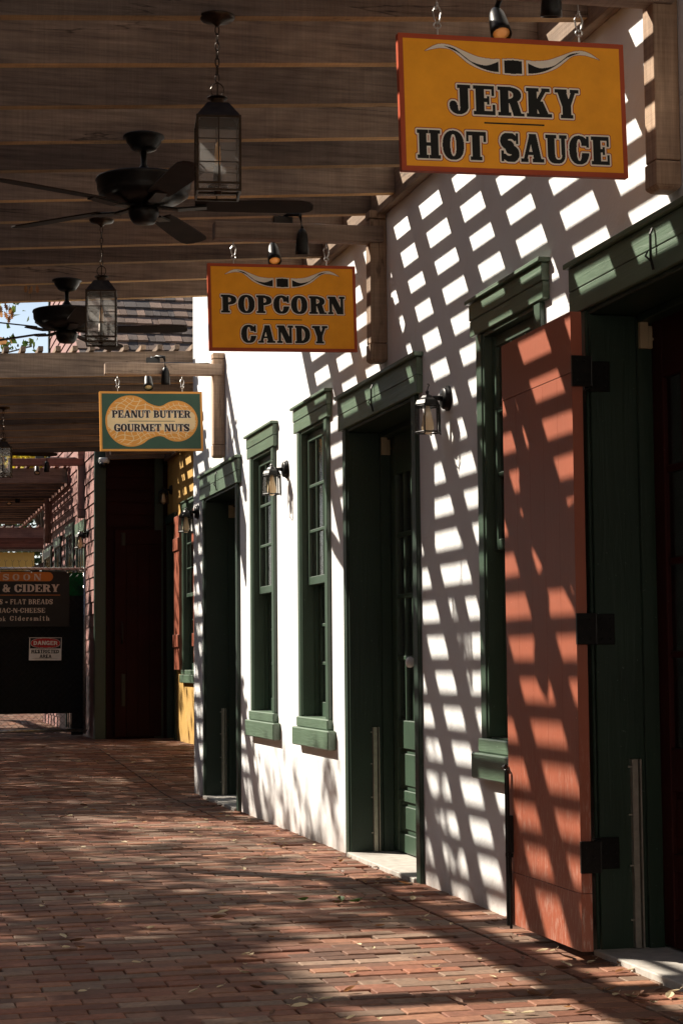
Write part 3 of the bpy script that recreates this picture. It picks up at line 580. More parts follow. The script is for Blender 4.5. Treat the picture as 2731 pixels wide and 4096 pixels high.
FAT=dict(T=.30,h=.13,s=.125,e=.075); MID=dict(T=.25,h=.12,s=.10,e=.06); THIN=dict(T=.19,h=.085,s=.065,e=.05); SANS=dict(T=.27,h=.22,s=0,e=0)
SW,SH=.762,.442
def sign(label,loc,kind):
    t=thing('hanging_sign',label,'sign',loc,'shop signs hanging over the walk'); t.rotation_euler=(0,-R(1.2),0)
    cell=.0013; nx,ny=int(SW/cell),int(SH/cell); sh=(ny,nx); idx=np.zeros(sh,int)
    gx,gy=np.meshgrid((np.arange(nx)+.5)*cell,(np.arange(ny)+.5)*cell)
    brd=(gx<.016)|(gx>SW-.016)|(gy<.016)|(gy>SH-.016)
    if kind!='peanut':
        mats=['s_orange','s_red','s_cream','s_black']; idx[brd]=1
        if kind=='jerky':
            tm=textmask(sh,cell,'JERKY',.163,.600,.1885,.284,FAT,.10)|textmask(sh,cell,'HOT SAUCE',.052,.700,.040,.132,FAT,.085,.42)
            rule=(gx>.277)&(gx<.480)&(gy>.1605)&(gy<.1655)
        else:
            tm=textmask(sh,cell,'POPCORN',.064,.702,.192,.283,FAT,.085)|textmask(sh,cell,'CANDY',.163,.608,.041,.131,FAT,.10)
            rule=(gx>.277)&(gx<.477)&(gy>.158)&(gy<.163)
        idx[dilate(tm,6.6)]=1; idx[dilate(tm,4.3)]=2; idx[tm]=3; idx[rule]=3
        c=SW/2
        horn=cat([(.084,.386),(.115,.405),(.140,.4127),(.174,.4098),(.218,.393),(.262,.3776),(.306,.3723),(.337,.3736)])+cat([(.337,.3236),(.306,.3274),(.269,.3365),(.232,.353),(.203,.375),(.174,.3955),(.137,.399),(.107,.393),(.084,.386)])
        inn=cat([(.150,.4070),(.185,.4000),(.218,.376),(.247,.358),(.291,.350),(.331,.364)])+cat([(.331,.3295),(.299,.333),(.262,.345),(.225,.367),(.196,.388),(.150,.4070)])
        for f in (lambda p:p,lambda p:[(2*c-x,y) for x,y in p]):
            a=polymask(sh,cell,f(horn)); idx[dilate(a,1.8)]=1; idx[a]=2
        for f in (lambda p:p,lambda p:[(2*c-x,y) for x,y in p]): idx[polymask(sh,cell,f(inn))]=3
        mm=polymask(sh,cell,[(.345,.3235),(c,.321),(.417,.3235),(.417,.374),(c,.3765),(.345,.374)]); idx[dilate(mm,1.8)]=1; idx[mm]=2
        idx[polymask(sh,cell,[(.351,.328),(c,.3265),(.411,.328),(.411,.369),(c,.3715),(.351,.369)])]=3
        edge='s_red'
    else:
        mats=['p_green','p_orange','p_cream','p_white','p_dark']; idx[brd]=1
        def pea(r):
            a=((gx-.225)/(.185+r))**2+((gy-.222)/(.190+r))**2<=1; b=((gx-.570)/(.155+r))**2+((gy-.222)/(.152+r))**2<=1
            pts=[(.30,.222+.172+r),(.36,.222+.135+r*.9),(.425,.222+.112+r*.8),(.47,.222+.118+r*.8),(.53,.222+.146+r)]; pp=cat(pts)+[(x,.444-y) for x,y in cat(pts)[::-1]]
            return a|b|polymask(sh,cell,pp)
        idx[pea(0)]=1; inner=pea(-.013)
        # veined shell: cream net over orange
        ang=np.arctan2(gy-.222,gx-.225)
        n1=np.sin(gx*61+2.2*np.sin(gy*23+gx*9)+np.sin(gy*60)*.5); n2=np.sin((gy-.222)*95+(gx-.38)*np.sign(gy-.222)*np.where(gx<.40,22,-20)+1.4*np.sin(gx*31))
        net=(np.abs(n1)<.17)|(np.abs(n2)<.20); idx[inner&net]=2
        mid=np.abs(gy-.224)<(.066+.012*np.sin(gx*70)+.008*np.sin(gx*157+1)); idx[inner&mid&(gx>.055)&(gx<.705)]=2
        tm=textmask(sh,cell,'PEANUT BUTTER',.090,.672,.247,.301,MID,.045,.34)|textmask(sh,cell,'GOURMET NUTS',.103,.660,.146,.200,MID,.045,.34)
        idx[dilate(tm,2.2)]=3; idx[tm]=4; idx[(gx>.21)&(gx<.555)&(gy>.2195)&(gy<.2235)]=4
        edge='p_orange'
    MB().box(-SW/2,SW/2,-.013,.013,-SH/2,SH/2).build('board',edge,t,.0015)
    sheet('front_face',idx,cell,mats,t,lambda x,y:(x-SW/2,-.0145,y-SH/2)); sheet('back_face',idx[:,::-1].copy(),cell*1.0,mats,t,lambda x,y:(x-SW/2,.0145,y-SH/2)) if False else None
    MB().box(-SW/2+.016,SW/2-.016,.0135,.0145,-SH/2+.016,SH/2-.016).build('back_face',mats[0],t)
    for x in (-.245,.235):
        h=MB(); z=SH/2
        h.tube([(x,0,z-.005),(x,0,z+.03)],.003); h.tube([(x+.011*math.cos(a),0,z+.035+.010*math.sin(a)) for a in np.linspace(0,2*PI,12,endpoint=False)],.0028,5,True)
        h.tube([(x,0.001,z+.038),(x+.010,.003,z+.055),(x+.015,.004,z+.078),(x+.008,.003,z+.095),(x-.006,.002,z+.095),(x-.013,.002,z+.080),(x-.009,.001,z+.055)],.0032,6,True)
        h.tube([(x,.011*math.cos(a),z+.098+.009*math.sin(a)) for a in np.linspace(0,2*PI,12,endpoint=False)],.0028,5,True); h.tube([(x,0,z+.104),(x,0,z+.13)],.003)
        h.build('hook','steel',t)
    return t
sign('orange sign reading JERKY HOT SAUCE under a longhorn emblem','s' and (1.976,BY[0]+.012,2.815),'jerky')
sign('orange sign reading POPCORN CANDY under a longhorn emblem',(1.995,BY[1]+.012,2.829),'popcorn')
sign('green sign with a peanut reading PEANUT BUTTER GOURMET NUTS',(1.986,BY[2]+.012,2.826),'peanut')

# ------------------------------------------------------------------ wall lamps
def wall_lamp(label,loc):
    t=thing('wall_lamp',label,'lamp',loc,'black coach lamps on the walls')
    MB().lathe([(.058,0),(.058,-.008),(.050,-.012),(.050,-.024),(.044,-.030),(.02,-.032)],(0,0,0),24,'x').build('back_plate','iron',t,smooth=True)
    MB().tube([(-.028,0,0),(-.06,0,.001),(-.098,0,-.004)],[.014,.010,.010],10).build('arm','iron',t,smooth=True)
    f=MB(); cx=-.10; n=6; ring=lambda r,z,ph=0:[(cx+r*math.cos(PI/3*k+ph),r*math.sin(PI/3*k+ph),z) for k in range(6)]
    f.lathe([(.058,-.036),(.057,-.030),(.048,-.012),(.030,.000),(.022,.010),(.010,.016),(.007,.022),(.011,.026),(.004,.034)],(cx,0,0),6)
    f.tube([(cx,0,.03),(cx+.004,0,.05),(cx+.009,0,.056),(cx+.006,0,.064),(cx,0,.062)],.0025,5)
    for z,r in ((-.040,.056),(-.158,.060)):
        q=ring(r,z); f.tube(q,.0035,4,True)
    for a,b in zip(ring(.056,-.030),ring(.060,-.168)): f.tube([a,b],.0036,5)
    f.build('cage','iron',t)
    g=MB(); a=ring(.053,-.040); b=ring(.0565,-.158)
    for k in range(6): g.add([a[k],a[(k+1)%6],b[(k+1)%6],b[k]],[(0,1,2,3)])
    g.build('glass','lampglass',t)
    MB().lathe([(.010,-.04),(.014,-.055),(.018,-.075),(.026,-.11),(.029,-.135),(.024,-.155),(.010,-.166),(.002,-.168)],(cx,0,0),18).build('bulb','bulb',t,smooth=True)
    fl=MB(); 
    for k in range(5):
        a_=2*PI*k/5; fl.tube([(cx+.007*math.cos(a_),.007*math.sin(a_),-.065),(cx+.014*math.cos(a_),.014*math.sin(a_),-.135)],.0012,4)
    fl.lathe([(.009,-.036),(.009,-.058),(.004,-.064)],(cx,0,0),10); fl.build('filament','filament',t)
    return t
wl0=wall_lamp('black coach lamp on the white wall right of the middle doorway',(W,8.07,2.235))
dup(wl0,(W,11.48,2.257),'black coach lamp on the white wall between the two sash windows')
dup(wl0,(W,14.80,2.25),'black coach lamp on the last strip of white wall before the yellow building')
dup(wl0,(3.365,21.5,3.05),'black coach lamp on the shaded yellow wall above its doorway',scale=1.0)
dup(wl0,(2.53,22.6,2.61),'black coach lamp on the red boarded wall behind the gate',scale=1.08)

# ------------------------------------------------------------------ hanging lanterns and fans
def chain(a,b,r=.010,wire=.0022,L=.034):
    m=MB(); n=max(2,int((a-b)/(L*.72))); 
    for i in range(n):
        z=a-(i+.5)*(a-b)/n; ph=PI/2*(i%2)+.3; h=L/2
        pts=[(r*.5*math.sin(t)*math.cos(ph),r*.5*math.sin(t)*math.sin(ph),z+h*math.cos(t)*1.02) for t in np.linspace(0,2*PI,10,endpoint=False)]
        m.tube(pts,wire,4,True)
    return m
def lantern(label,loc):
    t=thing('hanging_lantern',label,'lantern',loc,'bronze lanterns hanging from the pergola')
    MB().lathe([(.062,0),(.062,-.004),(.055,-.014),(.02,-.022),(.010,-.03),(.004,-.038)],(0,0,0),24).build('canopy','bronze',t,smooth=True)
    c=chain(-.035,-.232,.014,.0022,.036); c.build('chain','bronze',t)
    q=MB(); q.tube([(.022*math.sin(a),0.004,-.258+.024*math.cos(a)) for a in np.linspace(0,2*PI,18,endpoint=False)],.0022,5,True); q.tube([(0,0,-.23),(0,0,-.30)],.003,5); q.build('ring','bronze',t)
    f=MB(); 
    def sq(h,z): return [(-h,-h,z),(h,-h,z),(h,h,z),(-h,h,z)]
    a=sq(.036,-.312); b=sq(.0745,-.368); f.add(a+b,[(0,1,2,3)]+[(i,4+i,4+(i+1)%4,(i+1)%4) for i in range(4)])
    f.lathe([(.034,-.285),(.036,-.289),(.024,-.293),(.024,-.312)],(0,0,0),16)
    H=.072
    for x in (-H,H):
        for y in (-H,H): f.box(x-.004,x+.004,y-.004,y+.004,-.625,-.366)
    for z in (-.372,-.60,-.624):
        for s in (-H,H): f.box(-H,H,s-.0035,s+.0035,z-.004,z+.004); f.box(s-.0036,s+.0036,-H,H,z-.004,z+.004)
    for z in (-.448,-.528):
        for s in (-H,H): f.box(-H,H,s-.002,s+.002,z-.0015,z+.0015); f.box(s-.002,s+.002,-H,H,z-.0015,z+.0015)
    for s in (-H,H): f.box(-.002,.002,s-.003,s+.003,-.624,-.372); f.box(s-.003,s+.003,-.002,.002,-.624,-.372)
    f.build('lantern_frame','bronze',t)
    g=MB(); h=H-.001
    for P in ([(-h,-h),(h,-h)],[(h,-h),(h,h)],[(h,h),(-h,h)],[(-h,h),(-h,-h)]): (x0,y0),(x1,y1)=P; g.add([(x0,y0,-.62),(x1,y1,-.62),(x1,y1,-.372),(x0,y0,-.372)],[(0,1,2,3)])
    g.build('glass','seedy',t)
    MB().lathe([(.012,-.625),(.014,-.61),(.034,-.602),(.036,-.594),(.016,-.585),(.014,-.525),(.008,-.522)],(0,0,0),14).build('candle_holder','bronze',t,smooth=True)
    MB().lathe([(.009,-.522),(.011,-.50),(.010,-.465),(.005,-.445),(.001,-.438)],(0,0,0),12).build('bulb','candle',t,smooth=True)
    return t
l0=lantern('bronze lantern hanging nearest, in front of the pergola joists',(1.128,6.19,3.262)); l0.rotation_euler=(0,0,R(-7))
dup(l0,(1.09,9.21,3.255),'bronze lantern hanging in front of the shingle roof')
dup(l0,(1.125,16.9,3.345),'bronze lantern cut off by the left edge of the picture')
def fan(label,loc,rz=0):
    t=thing('ceiling_fan',label,'fan',loc,'dark ceiling fans under the pergolas',rz)
    MB().lathe([(.088,0),(.090,-.008),(.078,-.014),(.074,-.03),(.058,-.052),(.056,-.058),(.04,-.066),(.016,-.07)],(0,0,0),28).build('canopy','iron',t,smooth=True)
    MB().lathe([(.013,-.068),(.013,-.128),(.018,-.134),(.03,-.15),(.05,-.182)],(0,0,0),16).build('downrod','iron',t,smooth=True)
    MB().lathe([(.05,-.176),(.17,-.184),(.205,-.192),(.208,-.200),(.202,-.208),(.200,-.240),(.190,-.256),(.193,-.262),(.160,-.285),(.10,-.302),(.06,-.306)],(0,0,0),40).build('motor','iron',t,smooth=True)
    MB().lathe([(.058,-.306),(.058,-.320),(.066,-.326),(.066,-.345),(.058,-.368),(.045,-.384),(.01,-.388)],(0,0,0),28).build('switch_housing','iron',t,smooth=True)
    for k in range(5):
        a=2*PI*k/5; Rz=Matrix.Rotation(a,4,'Z'); tilt=Matrix.Rotation(R(-10),4,'X')
        d=MB(); d.bar((.05,0,-.312),(.15,0,-.322),.035,.010); d.bar((.145,0,-.322),(.27,0,-.312),.055,.008); d.xf(Rz); br=d.build('blade_iron','iron',t,.002)
        prof=[(.22,.046),(.30,.052),(.45,.058),(.60,.062),(.68,.060),(.715,.048),(.730,.022)]
        top=[(x,y) for x,y in prof]+[(x,-y) for x,y in prof[::-1]]; n=len(top); d=MB(); vs=[(x,y,z) for z in (-.003,.003) for x,y in top]
        d.add(vs,[tuple(range(n))[::-1],tuple(range(n,2*n))]+[(i,(i+1)%n,n+(i+1)%n,n+i) for i in range(n)]); d.xf(Rz@Matrix.Translation((0,0,-.306))@tilt); d.build('blade','blade',t)
    return t
for q_ in [o for o in bpy.data.objects if o.name.startswith('hanging_lantern.')]: q_.rotation_euler=(0,0,R(-9))
f0=fan('dark ceiling fan nearest, beside the first lantern',(1.087,7.69,3.258),R(-10)); f0.scale=(.972,)*3
dup(f0,(1.072,10.74,3.258),'dark ceiling fan in front of the sky and the shingle roof',rz=R(-14),scale=.951)
dup(f0,(1.0,18.0,3.345),'dark ceiling fan in the shaded pergola, mostly outside the left edge',rz=R(-2))
# ------------------------------------------------------------------ yellow building
Ly=Vector((4.03,20,0))
yb=thing('yellow_building','yellow plastered building set back beyond the white one, shaded by the second pergola','building',Ly)
yw=MB(Ly)
y=15.04
for a,b,z0,z1 in ((23.82,24.70,.93,3.02),(25.42,26.08,0,2.98)):
    yw.box(4.03,4.33,y,a,-.02,5.0); yw.box(4.03,4.33,a,b,z1,5.0)
    if z0: yw.box(4.03,4.33,a,b,-.02,z0)
    y=b
yw.box(4.03,4.33,y,26.14,-.02,5.0); yw.build('wall','yellow',yb)
MB(Ly).box(4.9,4.95,15.1,26,0,3.2).box(4.33,4.9,15.1,26,3.15,3.2).build('inner_room','interior',yb)
window(23.75,24.77,4.03,yb,Ly,z0=.86,zt=3.02,cols=3)
f=MB(Ly); f.box(4.0,4.032,25.34,25.42,0,2.98); f.box(4.0,4.28,25.4205,25.44,0,2.98); f.box(4.0,4.28,26.06,26.0795,0,2.98); f.box(3.99,4.031,25.28,26.12,2.981,3.10); f.box(4.2,4.24,25.45,26.05,.02,2.98)
f.build('door_frame','green',yb,.003)
sv=MB(Ly)
sv.box(3.975,4.027,24.80,25.22,.95,3.02); sv.box(3.955,3.974,24.80,25.22,1.25,1.42); sv.box(3.955,3.974,24.80,25.22,2.55,2.72)
sv.build('shutter','shutter',yb,.004)
sv=MB(Ly); sv.box(3.975,4.027,23.25,23.66,.95,3.02); sv.box(3.955,3.974,23.25,23.66,1.25,1.42); sv.box(3.955,3.974,23.25,23.66,2.55,2.72); sv.build('shutter','shutter',yb,.004)

# ------------------------------------------------------------------ red boarded building
Lr=Vector((3.03,28,0))
rb=thing('red_boarded_building','tall red clapboard building with a cedar shingle roof, dark in the shade below','building',Lr)
EX=.174; zE=4.72; RS=R(38); TAN=math.tan(RS)
def roof_z(y): return zE+(y-25.95)*TAN
s=MB(Lr); z=0
while z<9:
    y0=26.16
    if z+EX>roof_z(26.16): y0=25.95+(z+EX-zE)/TAN
    y1=33.2 if z>3.9 else 34.3
    if y1>y0+.1:
        # wedge shaped board, thick at its lower edge
        s.hexa([(3.03-.022,y0,z),(3.03-.004,y0,z+EX+.01),(3.03-.022,y1,z),(3.03-.004,y1,z+EX+.01),(3.03+.01,y0,z),(3.03+.01,y0,z+EX+.01),(3.03+.01,y1,z),(3.03+.01,y1,z+EX+.01)])
    z+=EX
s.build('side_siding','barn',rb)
s=MB(Lr); z=0
while z<4.7:
    s.hexa([(3.17,26.16-.022,z),(3.17,26.16-.004,z+EX+.01),(3.17,26.17,z),(3.17,26.17,z+EX+.01),(4.028,26.16-.022,z),(4.028,26.16-.004,z+EX+.01),(4.028,26.17,z),(4.028,26.17,z+EX+.01)]); z+=EX
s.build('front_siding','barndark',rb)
MB(Lr).box(3.041,9,26.172,34.3,-.02,4.6).add([(x,y,z) for x in (3.042,8.9) for y,z in ((26.2,4.6),(33.15,4.6),(33.15,roof_z(33.15)-.1),(26.2,roof_z(26.2)-.1))],[(0,1,2,3),(4,7,6,5),(0,4,5,1),(1,5,6,2),(2,6,7,3),(3,7,4,0)]).build('wall_core','interior',rb)
MB(Lr).box(3.0,3.155,26.10,26.155,0,4.6).box(3.0,3.006,26.156,26.22,0,4.6).build('corner_board','green',rb,.003)
MB(Lr).box(3.84,3.96,26.10,26.135,0,4.6).build('corner_board','green',rb,.003)
MB(Lr).box(2.985,3.02,33.12,33.26,3.95,9).build('corner_board','green',rb,.003)
# shingles
V=[];F=[];T=[]; pal=[(.13,.09,.07),(.18,.12,.09),(.10,.075,.065),(.24,.16,.12),(.08,.065,.06)]
exps=.27; n=0; slen=.0; ux=Vector((0,math.cos(RS),math.sin(RS))); nrm=Vector((0,-math.sin(RS),math.cos(RS)))
while n*exps<5.2:
    base=Vector((0,25.80,roof_z(25.80)))+ux*(n*exps); x=2.95+random.uniform(-.1,0)
    while x<6.4:
        w=random.uniform(.09,.24); th=random.uniform(.022,.042); j=random.uniform(-.012,.012); x0=x+.003; x1=x+w-.003; l=exps+.03; cup=random.uniform(-.004,.006)
        q=len(V)
        for xx,k in ((x0,0),(x0*.5+x1*.5,cup),(x1,0)):
            for s_,h in ((j,0),(j,th+k),(j+l*.45,th*.62+k*.6),(l,.001)):
                p=Vector((xx,0,0))+base+ux*s_+nrm*(h+.004+(0 if h else -.01)); V.append(p)
        for a in (0,1):
            o=q+a*4
            for b in range(3): F.append((o+b,o+4+b,o+5+b,o+1+b))
        F.append((q,q+1,q+2,q+3)); F.append((q+8,q+11,q+10,q+9))
        c=random.choice(pal); k=random.uniform(.8,1.25); T+= [(c[0]*k,c[1]*k,c[2]*k,1)]*8; x+=w
    n+=1
me=bpy.data.meshes.new('shingle_roof'); me.from_pydata([tuple(v-Lr) for v in V],[],F); set_tint(me,T); me.materials.append(M['shingle']); o=bpy.data.objects.new('shingle_roof',me); col.objects.link(o); o.parent=rb
d=MB(Lr); d.add([tuple(Vector((x,25.80,roof_z(25.80)))+ux*a+nrm*b) for x in (2.97,9) for a in (0,10) for b in (-.12,-.004)],[(0,1,3,2),(4,6,7,5),(0,4,5,1),(2,3,7,6),(0,2,6,4),(1,5,7,3)]); d.build('roof_deck','interior',rb)
# openings on the side wall
def far_open(a,b,z0,z1,label=None):
    f=MB(Lr); X=3.006
    f.box(X-.02,X+.004,a,a+.09,z0,z1); f.box(X-.02,X+.004,b-.09,b,z0,z1); f.box(X-.03,X+.004,a-.06,b+.06,z1+.001,z1+.17)
    w=f.build('window_frame','greenh',rb,.004); m=MB(Lr); m.box(X-.006,X+.002,a+.09,b-.09,z0,z1)
    m.build('pane','pane2',w)
    d=MB(Lr)
    for i in (1,2): yy=a+.09+(b-a-.18)*i/3; d.box(X-.012,X-.0065,yy-.012,yy+.012,z0,z1)
    for i in (1,2,3): zz=z0+(z1-z0)*i/4; d.box(X-.013,X-.0067,a+.09,b-.09,zz-.012,zz+.012)
    d.build('muntins','green',w)
M['pane2']=plain('dark_far_glass',(.01,.013,.012),.12,0,.2)
far_open(27.35,28.5,.9,2.98); far_open(28.95,30.0,.05,3.05); far_open(31.0,31.9,.9,2.98); far_open(32.6,33.9,.9,2.9)
# dark red plank door folded against the front siding
do=Vector((3.6,26.0,0)); dd=thing('plank_door','very dark red plank door standing open against the shaded boarded wall','door',do)
d=MB(do); n=4; k=(3.92-3.27)/n
for i in range(n): d.box(3.27+i*k+.001,3.27+(i+1)*k-.001,26.03,26.07,.03,2.70)
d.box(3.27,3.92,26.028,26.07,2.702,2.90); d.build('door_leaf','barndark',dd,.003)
d=MB(do); d.box(3.36,3.42,26.015,26.027,2.68,2.86); d.box(3.36,3.42,26.015,26.027,.45,.9); d.build('strap','iron',dd,.003)
d=MB(do); d.tube([(3.37,26.03,1.62),(3.37,25.97,1.58),(3.37,25.97,1.36),(3.37,26.03,1.32)],.012); d.build('handle','iron',dd)
# security camera
cam_t=t=thing('security_camera','white dome security camera on the green corner board under the second pergola','camera',(3.12,26.09,3.85))
MB().lathe([(.075,.075),(.078,.06),(.078,.02),(.070,0)],(0,-.05,-.02),24).build('housing','whiteplastic',t,smooth=True)
MB().lathe([(.058,.0),(.055,-.03),(.040,-.055),(.015,-.066)],(-.01,-.062,-.012),20).build('dome','black',t,smooth=True)

# ------------------------------------------------------------------ gate with banner
FY=27.0; gt=thing('chain_link_gate','chain link gate with dark mesh screen across the walk','gate',(2.2,FY,0)); go=Vector((2.2,FY,0))
g=MB(go); 
for z in (2.40,.10): g.tube([(.6,FY,z),(3.0,FY,z)],.024,10)
for x in (2.96,1.35): g.tube([(x,FY,.05),(x,FY,2.42)],.024,10)
g.build('gate_frame','steel',gt,smooth=True)
m=MB(go); P=.095; k=0; x=.7
while x<2.95:
    zz=np.arange(.06,2.48,P/2)
    pts=[(x+(P/2 if (i+k)%2 else 0),FY-.026+(.004 if i%2 else 0),z) for i,z in enumerate(zz)]; m.tube(pts,.0026,4); 
    x0=pts[-1][0]; m.tube([pts[-1],(x0-.008,FY-.026,2.505),(x0-.022,FY-.026,2.525)],.0024,4); m.tube([(x0,FY-.026,2.50),(x0+.02,FY-.026,2.525)],.0024,4)
    k+=1; x+=P/2
m.build('chain_link','steel_dark',gt) if 'steel_dark' in M else None
M['steel_dark']=plain('coated_wire',(.03,.035,.03),.5,.4,.2,30)
if not any(o.name.startswith('chain_link') and o.type=='MESH' for o in bpy.data.objects): m.build('chain_link','steel_dark',gt)
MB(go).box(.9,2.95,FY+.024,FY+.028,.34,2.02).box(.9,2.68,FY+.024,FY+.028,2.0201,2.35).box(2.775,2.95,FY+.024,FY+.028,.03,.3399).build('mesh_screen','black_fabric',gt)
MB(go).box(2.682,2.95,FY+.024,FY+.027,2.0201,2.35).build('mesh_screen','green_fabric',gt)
bn=thing('banner','black banner on the gate ending in SOON and CIDERY in cream lettering','banner',(2.1,FY-.035,1.6)); bo=Vector((2.1,FY-.035,1.6))
cell=.0045; bx0,bx1,bz0,bz1=1.08,2.74,1.575,2.37; nx,ny=int((bx1-bx0)/cell),int((bz1-bz0)/cell); idx=np.zeros((ny,nx),int); sh=(ny,nx)
gx,gy=np.meshgrid((np.arange(nx)+.5)*cell+bx0,(np.arange(ny)+.5)*cell+bz0)
# positions taken from image pixels, projected onto the gate plane
pill=((gy>2.222)&(gy<2.352)&(gx<2.44))|((gx-2.44)**2+(gy-2.287)**2<.065**2); idx[pill]=1
tm=np.zeros(sh,bool)
def bt(txt,x0,x1,z0,z1,P,gap=.08,space=.4): 
    global tm; tm|=textmask(sh,cell,txt,x0-bx0,x1-bx0,z0-bz0,z1-bz0,P,gap,space)
bt('COMING SOON',.91+.2,2.335,2.240,2.328,THIN,.33,.9)
idxs=None
tm[:]=False
bt('SOON',1.80,2.335,2.238,2.325,THIN,.42)
bt('& CIDERY',1.795,2.595,2.068,2.178,MID,.07,.26); bt('T',1.66,1.735,2.068,2.178,MID)
bt('FLAT BREADS',1.905,2.500,1.895,1.965,THIN,.10,.34); bt('RS',1.70,1.795,1.895,1.965,THIN,.10); bt('*',1.835,1.868,1.895,1.965,THIN)
bt('MAC-N-CHEESE',1.70,2.395,1.775,1.842,THIN,.09)
bt('ook',1.70,1.84,1.655,1.725,THIN,.22); bt('Cidersmith',1.90,2.455,1.662,1.728,THIN,.22)
idx[tm]=2; idx[(gy>2.022)&(gy<2.031)&(gx<2.61)]=1
sheet('printed_sheet',idx,cell,['b_black','b_orange','b_cream'],bn,lambda x,y:(x+bx0-bo.x,.003*math.sin(x*9)+.004*math.sin(y*14+x*5),y+bz0-bo.z))
MB(bo).box(bx0,bx1,bo.y+.012,bo.y+.016,bz0,bz1).build('backing','b_black',bn)
g=MB(bo); 
for x in (1.3,1.75,2.2,2.71): g.lathe([(.011,0),(.011,-.004),(.006,-.004)],(x,bo.y-.008,bz1-.02),10,'y')
g.build('grommets','steel',bn)
ds=thing('warning_sign','small white sign reading DANGER RESTRICTED AREA tied to the gate','sign',(2.40,FY-.035,1.26))
sw,sh_=.46,.325; cell=.0026; nx,ny=int(sw/cell),int(sh_/cell); idx=np.zeros((ny,nx),int); sh=(ny,nx); gx,gy=np.meshgrid((np.arange(nx)+.5)*cell,(np.arange(ny)+.5)*cell)
idx[(gy>.168)&(gx>.012)&(gx<.448)&(gy<.316)]=2; ov=(np.abs((gx-.230)/.208)**3.0+np.abs((gy-.242)/.068)**2.4)<1; idx[ov]=0; idx[(np.abs((gx-.230)/.203)**3.0+np.abs((gy-.242)/.064)**2.4)<1]=1
idx[textmask(sh,cell,'DANGER',.062,.400,.214,.272,SANS,.07)]=0
idx[textmask(sh,cell,'RESTRICTED',.035,.425,.100,.148,SANS,.07)]=2; idx[textmask(sh,cell,'AREA',.150,.318,.028,.078,SANS,.07)]=2
sheet('printed_sheet',idx,cell,['d_white','d_red','d_black'],ds,lambda x,y:(x-sw/2+.006*(y/sh_-.5),.004*math.sin(x*14+1)+.006*math.sin(y*11)-.02,y-sh_/2+.004*math.sin(x*9)))
MB().tube([(-.22,-.01,.15),(-.24,.01,.17)],.003,5).tube([(.22,-.01,.15),(.235,.01,.16)],.003,5).build('wire_tie','steel',ds)
nb=t=thing('notice_board','pale edged notice at the far left of the gate','notice',(1.70,FY-.04,1.0)); MB().box(-.35,.028,-.004,.004,-.41,.40).build('board','b_black',t); MB().box(.029,.036,-.006,.006,-.41,.40).build('edging','s_cream',t)

KF=.835   # far group drawn a little large; size and stand scaled about the camera
for o_,p_ in ((yb,(3.365,16.70,.173)),(rb,(2.53,23.38,.173)),(dd,(3.006,21.71,.173)),(gt,(1.837,22.545,.173)),(bn,(1.7535,22.516,1.509)),(ds,(2.004,22.516,1.225)),(cam_t,(2.605,21.785,3.388)),(nb,(1.4195,22.51,1.008))):
    o_.location=p_; o_.scale=(KF,)*3

# ------------------------------------------------------------------ far yellow building and things beyond the gate
fb=thing('far_yellow_building','plain yellow building seen over the gate with a dark gable roof','building',(3,46,0))
MB(Vector((3,46,0))).box(-3,3.82,46,54,0,3.75).build('wall','yellow',fb)
MB(Vector((3,46,0))).hexa([(-4,45.7,3.75),(-4,45.7,3.83),(-4,54,4.9),(-4,54,4.98),(4.1,45.7,3.75),(4.1,45.7,3.83),(4.1,54,4.9),(4.1,54,4.98)]).build('roof','bark',fb)
t=thing('white_outbuilding','small white outbuilding with a dark roof edge behind the gate','building',(4.2,44,0)); MB(Vector((4.2,44,0))).box(3.45,6,41,43,0,3.0).build('wall','plaster',t); MB(Vector((4.2,44,0))).hexa([(3.3,40.8,3.0),(3.3,40.8,3.12),(3.3,43.2,3.0),(3.3,43.2,3.12),(6.2,40.8,4.2),(6.2,40.8,4.3),(6.2,43.2,4.2),(6.2,43.2,4.3)]).build('roof','bark',t)

# ------------------------------------------------------------------ foliage
def leaves_mesh(name,P,size,mat,parent,off,seed=1):
    """many small folded leaf faces at the points P"""
    rng=np.random.default_rng(seed); P=np.asarray(P)-np.array(off); n=len(P); s=size*rng.uniform(.6,1.35,(n,1))
    a=rng.normal(size=(n,3)); a/=np.linalg.norm(a,axis=1,keepdims=True); b=rng.normal(size=(n,3)); b-=a*(a*b).sum(1,keepdims=True); b/=np.linalg.norm(b,axis=1,keepdims=True); c=np.cross(a,b)
    base=P-a*s*.5; tip=P+a*s*.5; l=P+b*s*.28+c*s*.08; r=P-b*s*.28+c*s*.08
    V=np.stack([base,l,tip,r],1).reshape(-1,3); me=bpy.data.meshes.new(name); me.vertices.add(4*n); me.vertices.foreach_set('co',V.ravel())
    me.loops.add(4*n); me.loops.foreach_set('vertex_index',np.arange(4*n)); me.polygons.add(n); me.polygons.foreach_set('loop_start',np.arange(n)*4); me.polygons.foreach_set('loop_total',np.full(n,4)); me.update(calc_edges=True)
    me.materials.append(M[mat]); o=bpy.data.objects.new(name,me); col.objects.link(o); o.parent=parent; return o
def dens(c,y):
    """leaf cover over the walk, in the coordinates where the sun drops it on the ground"""
    if y<6.95:
        if c<1.42: return 8
        return 0
    if y<8.6:
        if c<1.6: return 6.0
        return 1.9 if c<2.35 else (1.5 if (y>7.6 and c<3.25) else 0)
    if y<13.2:
        if c<1.0: return 5.0
        if c<1.6: return 2.2
        if c<2.5: return .95
        return .55 if (c<3.0 and y>9.6) else 0
    if y<15.6:
        if c<2.5: return 4.6
        return .9 if c<4.6 else 0
    if y<26:
        if c<3.2: return 5
        if c<4.1: return .7
        return .55 if (c<6.6 and y>18) else 0
    return .4 if c<3.0 else (.9 if c<6.5 else 0)
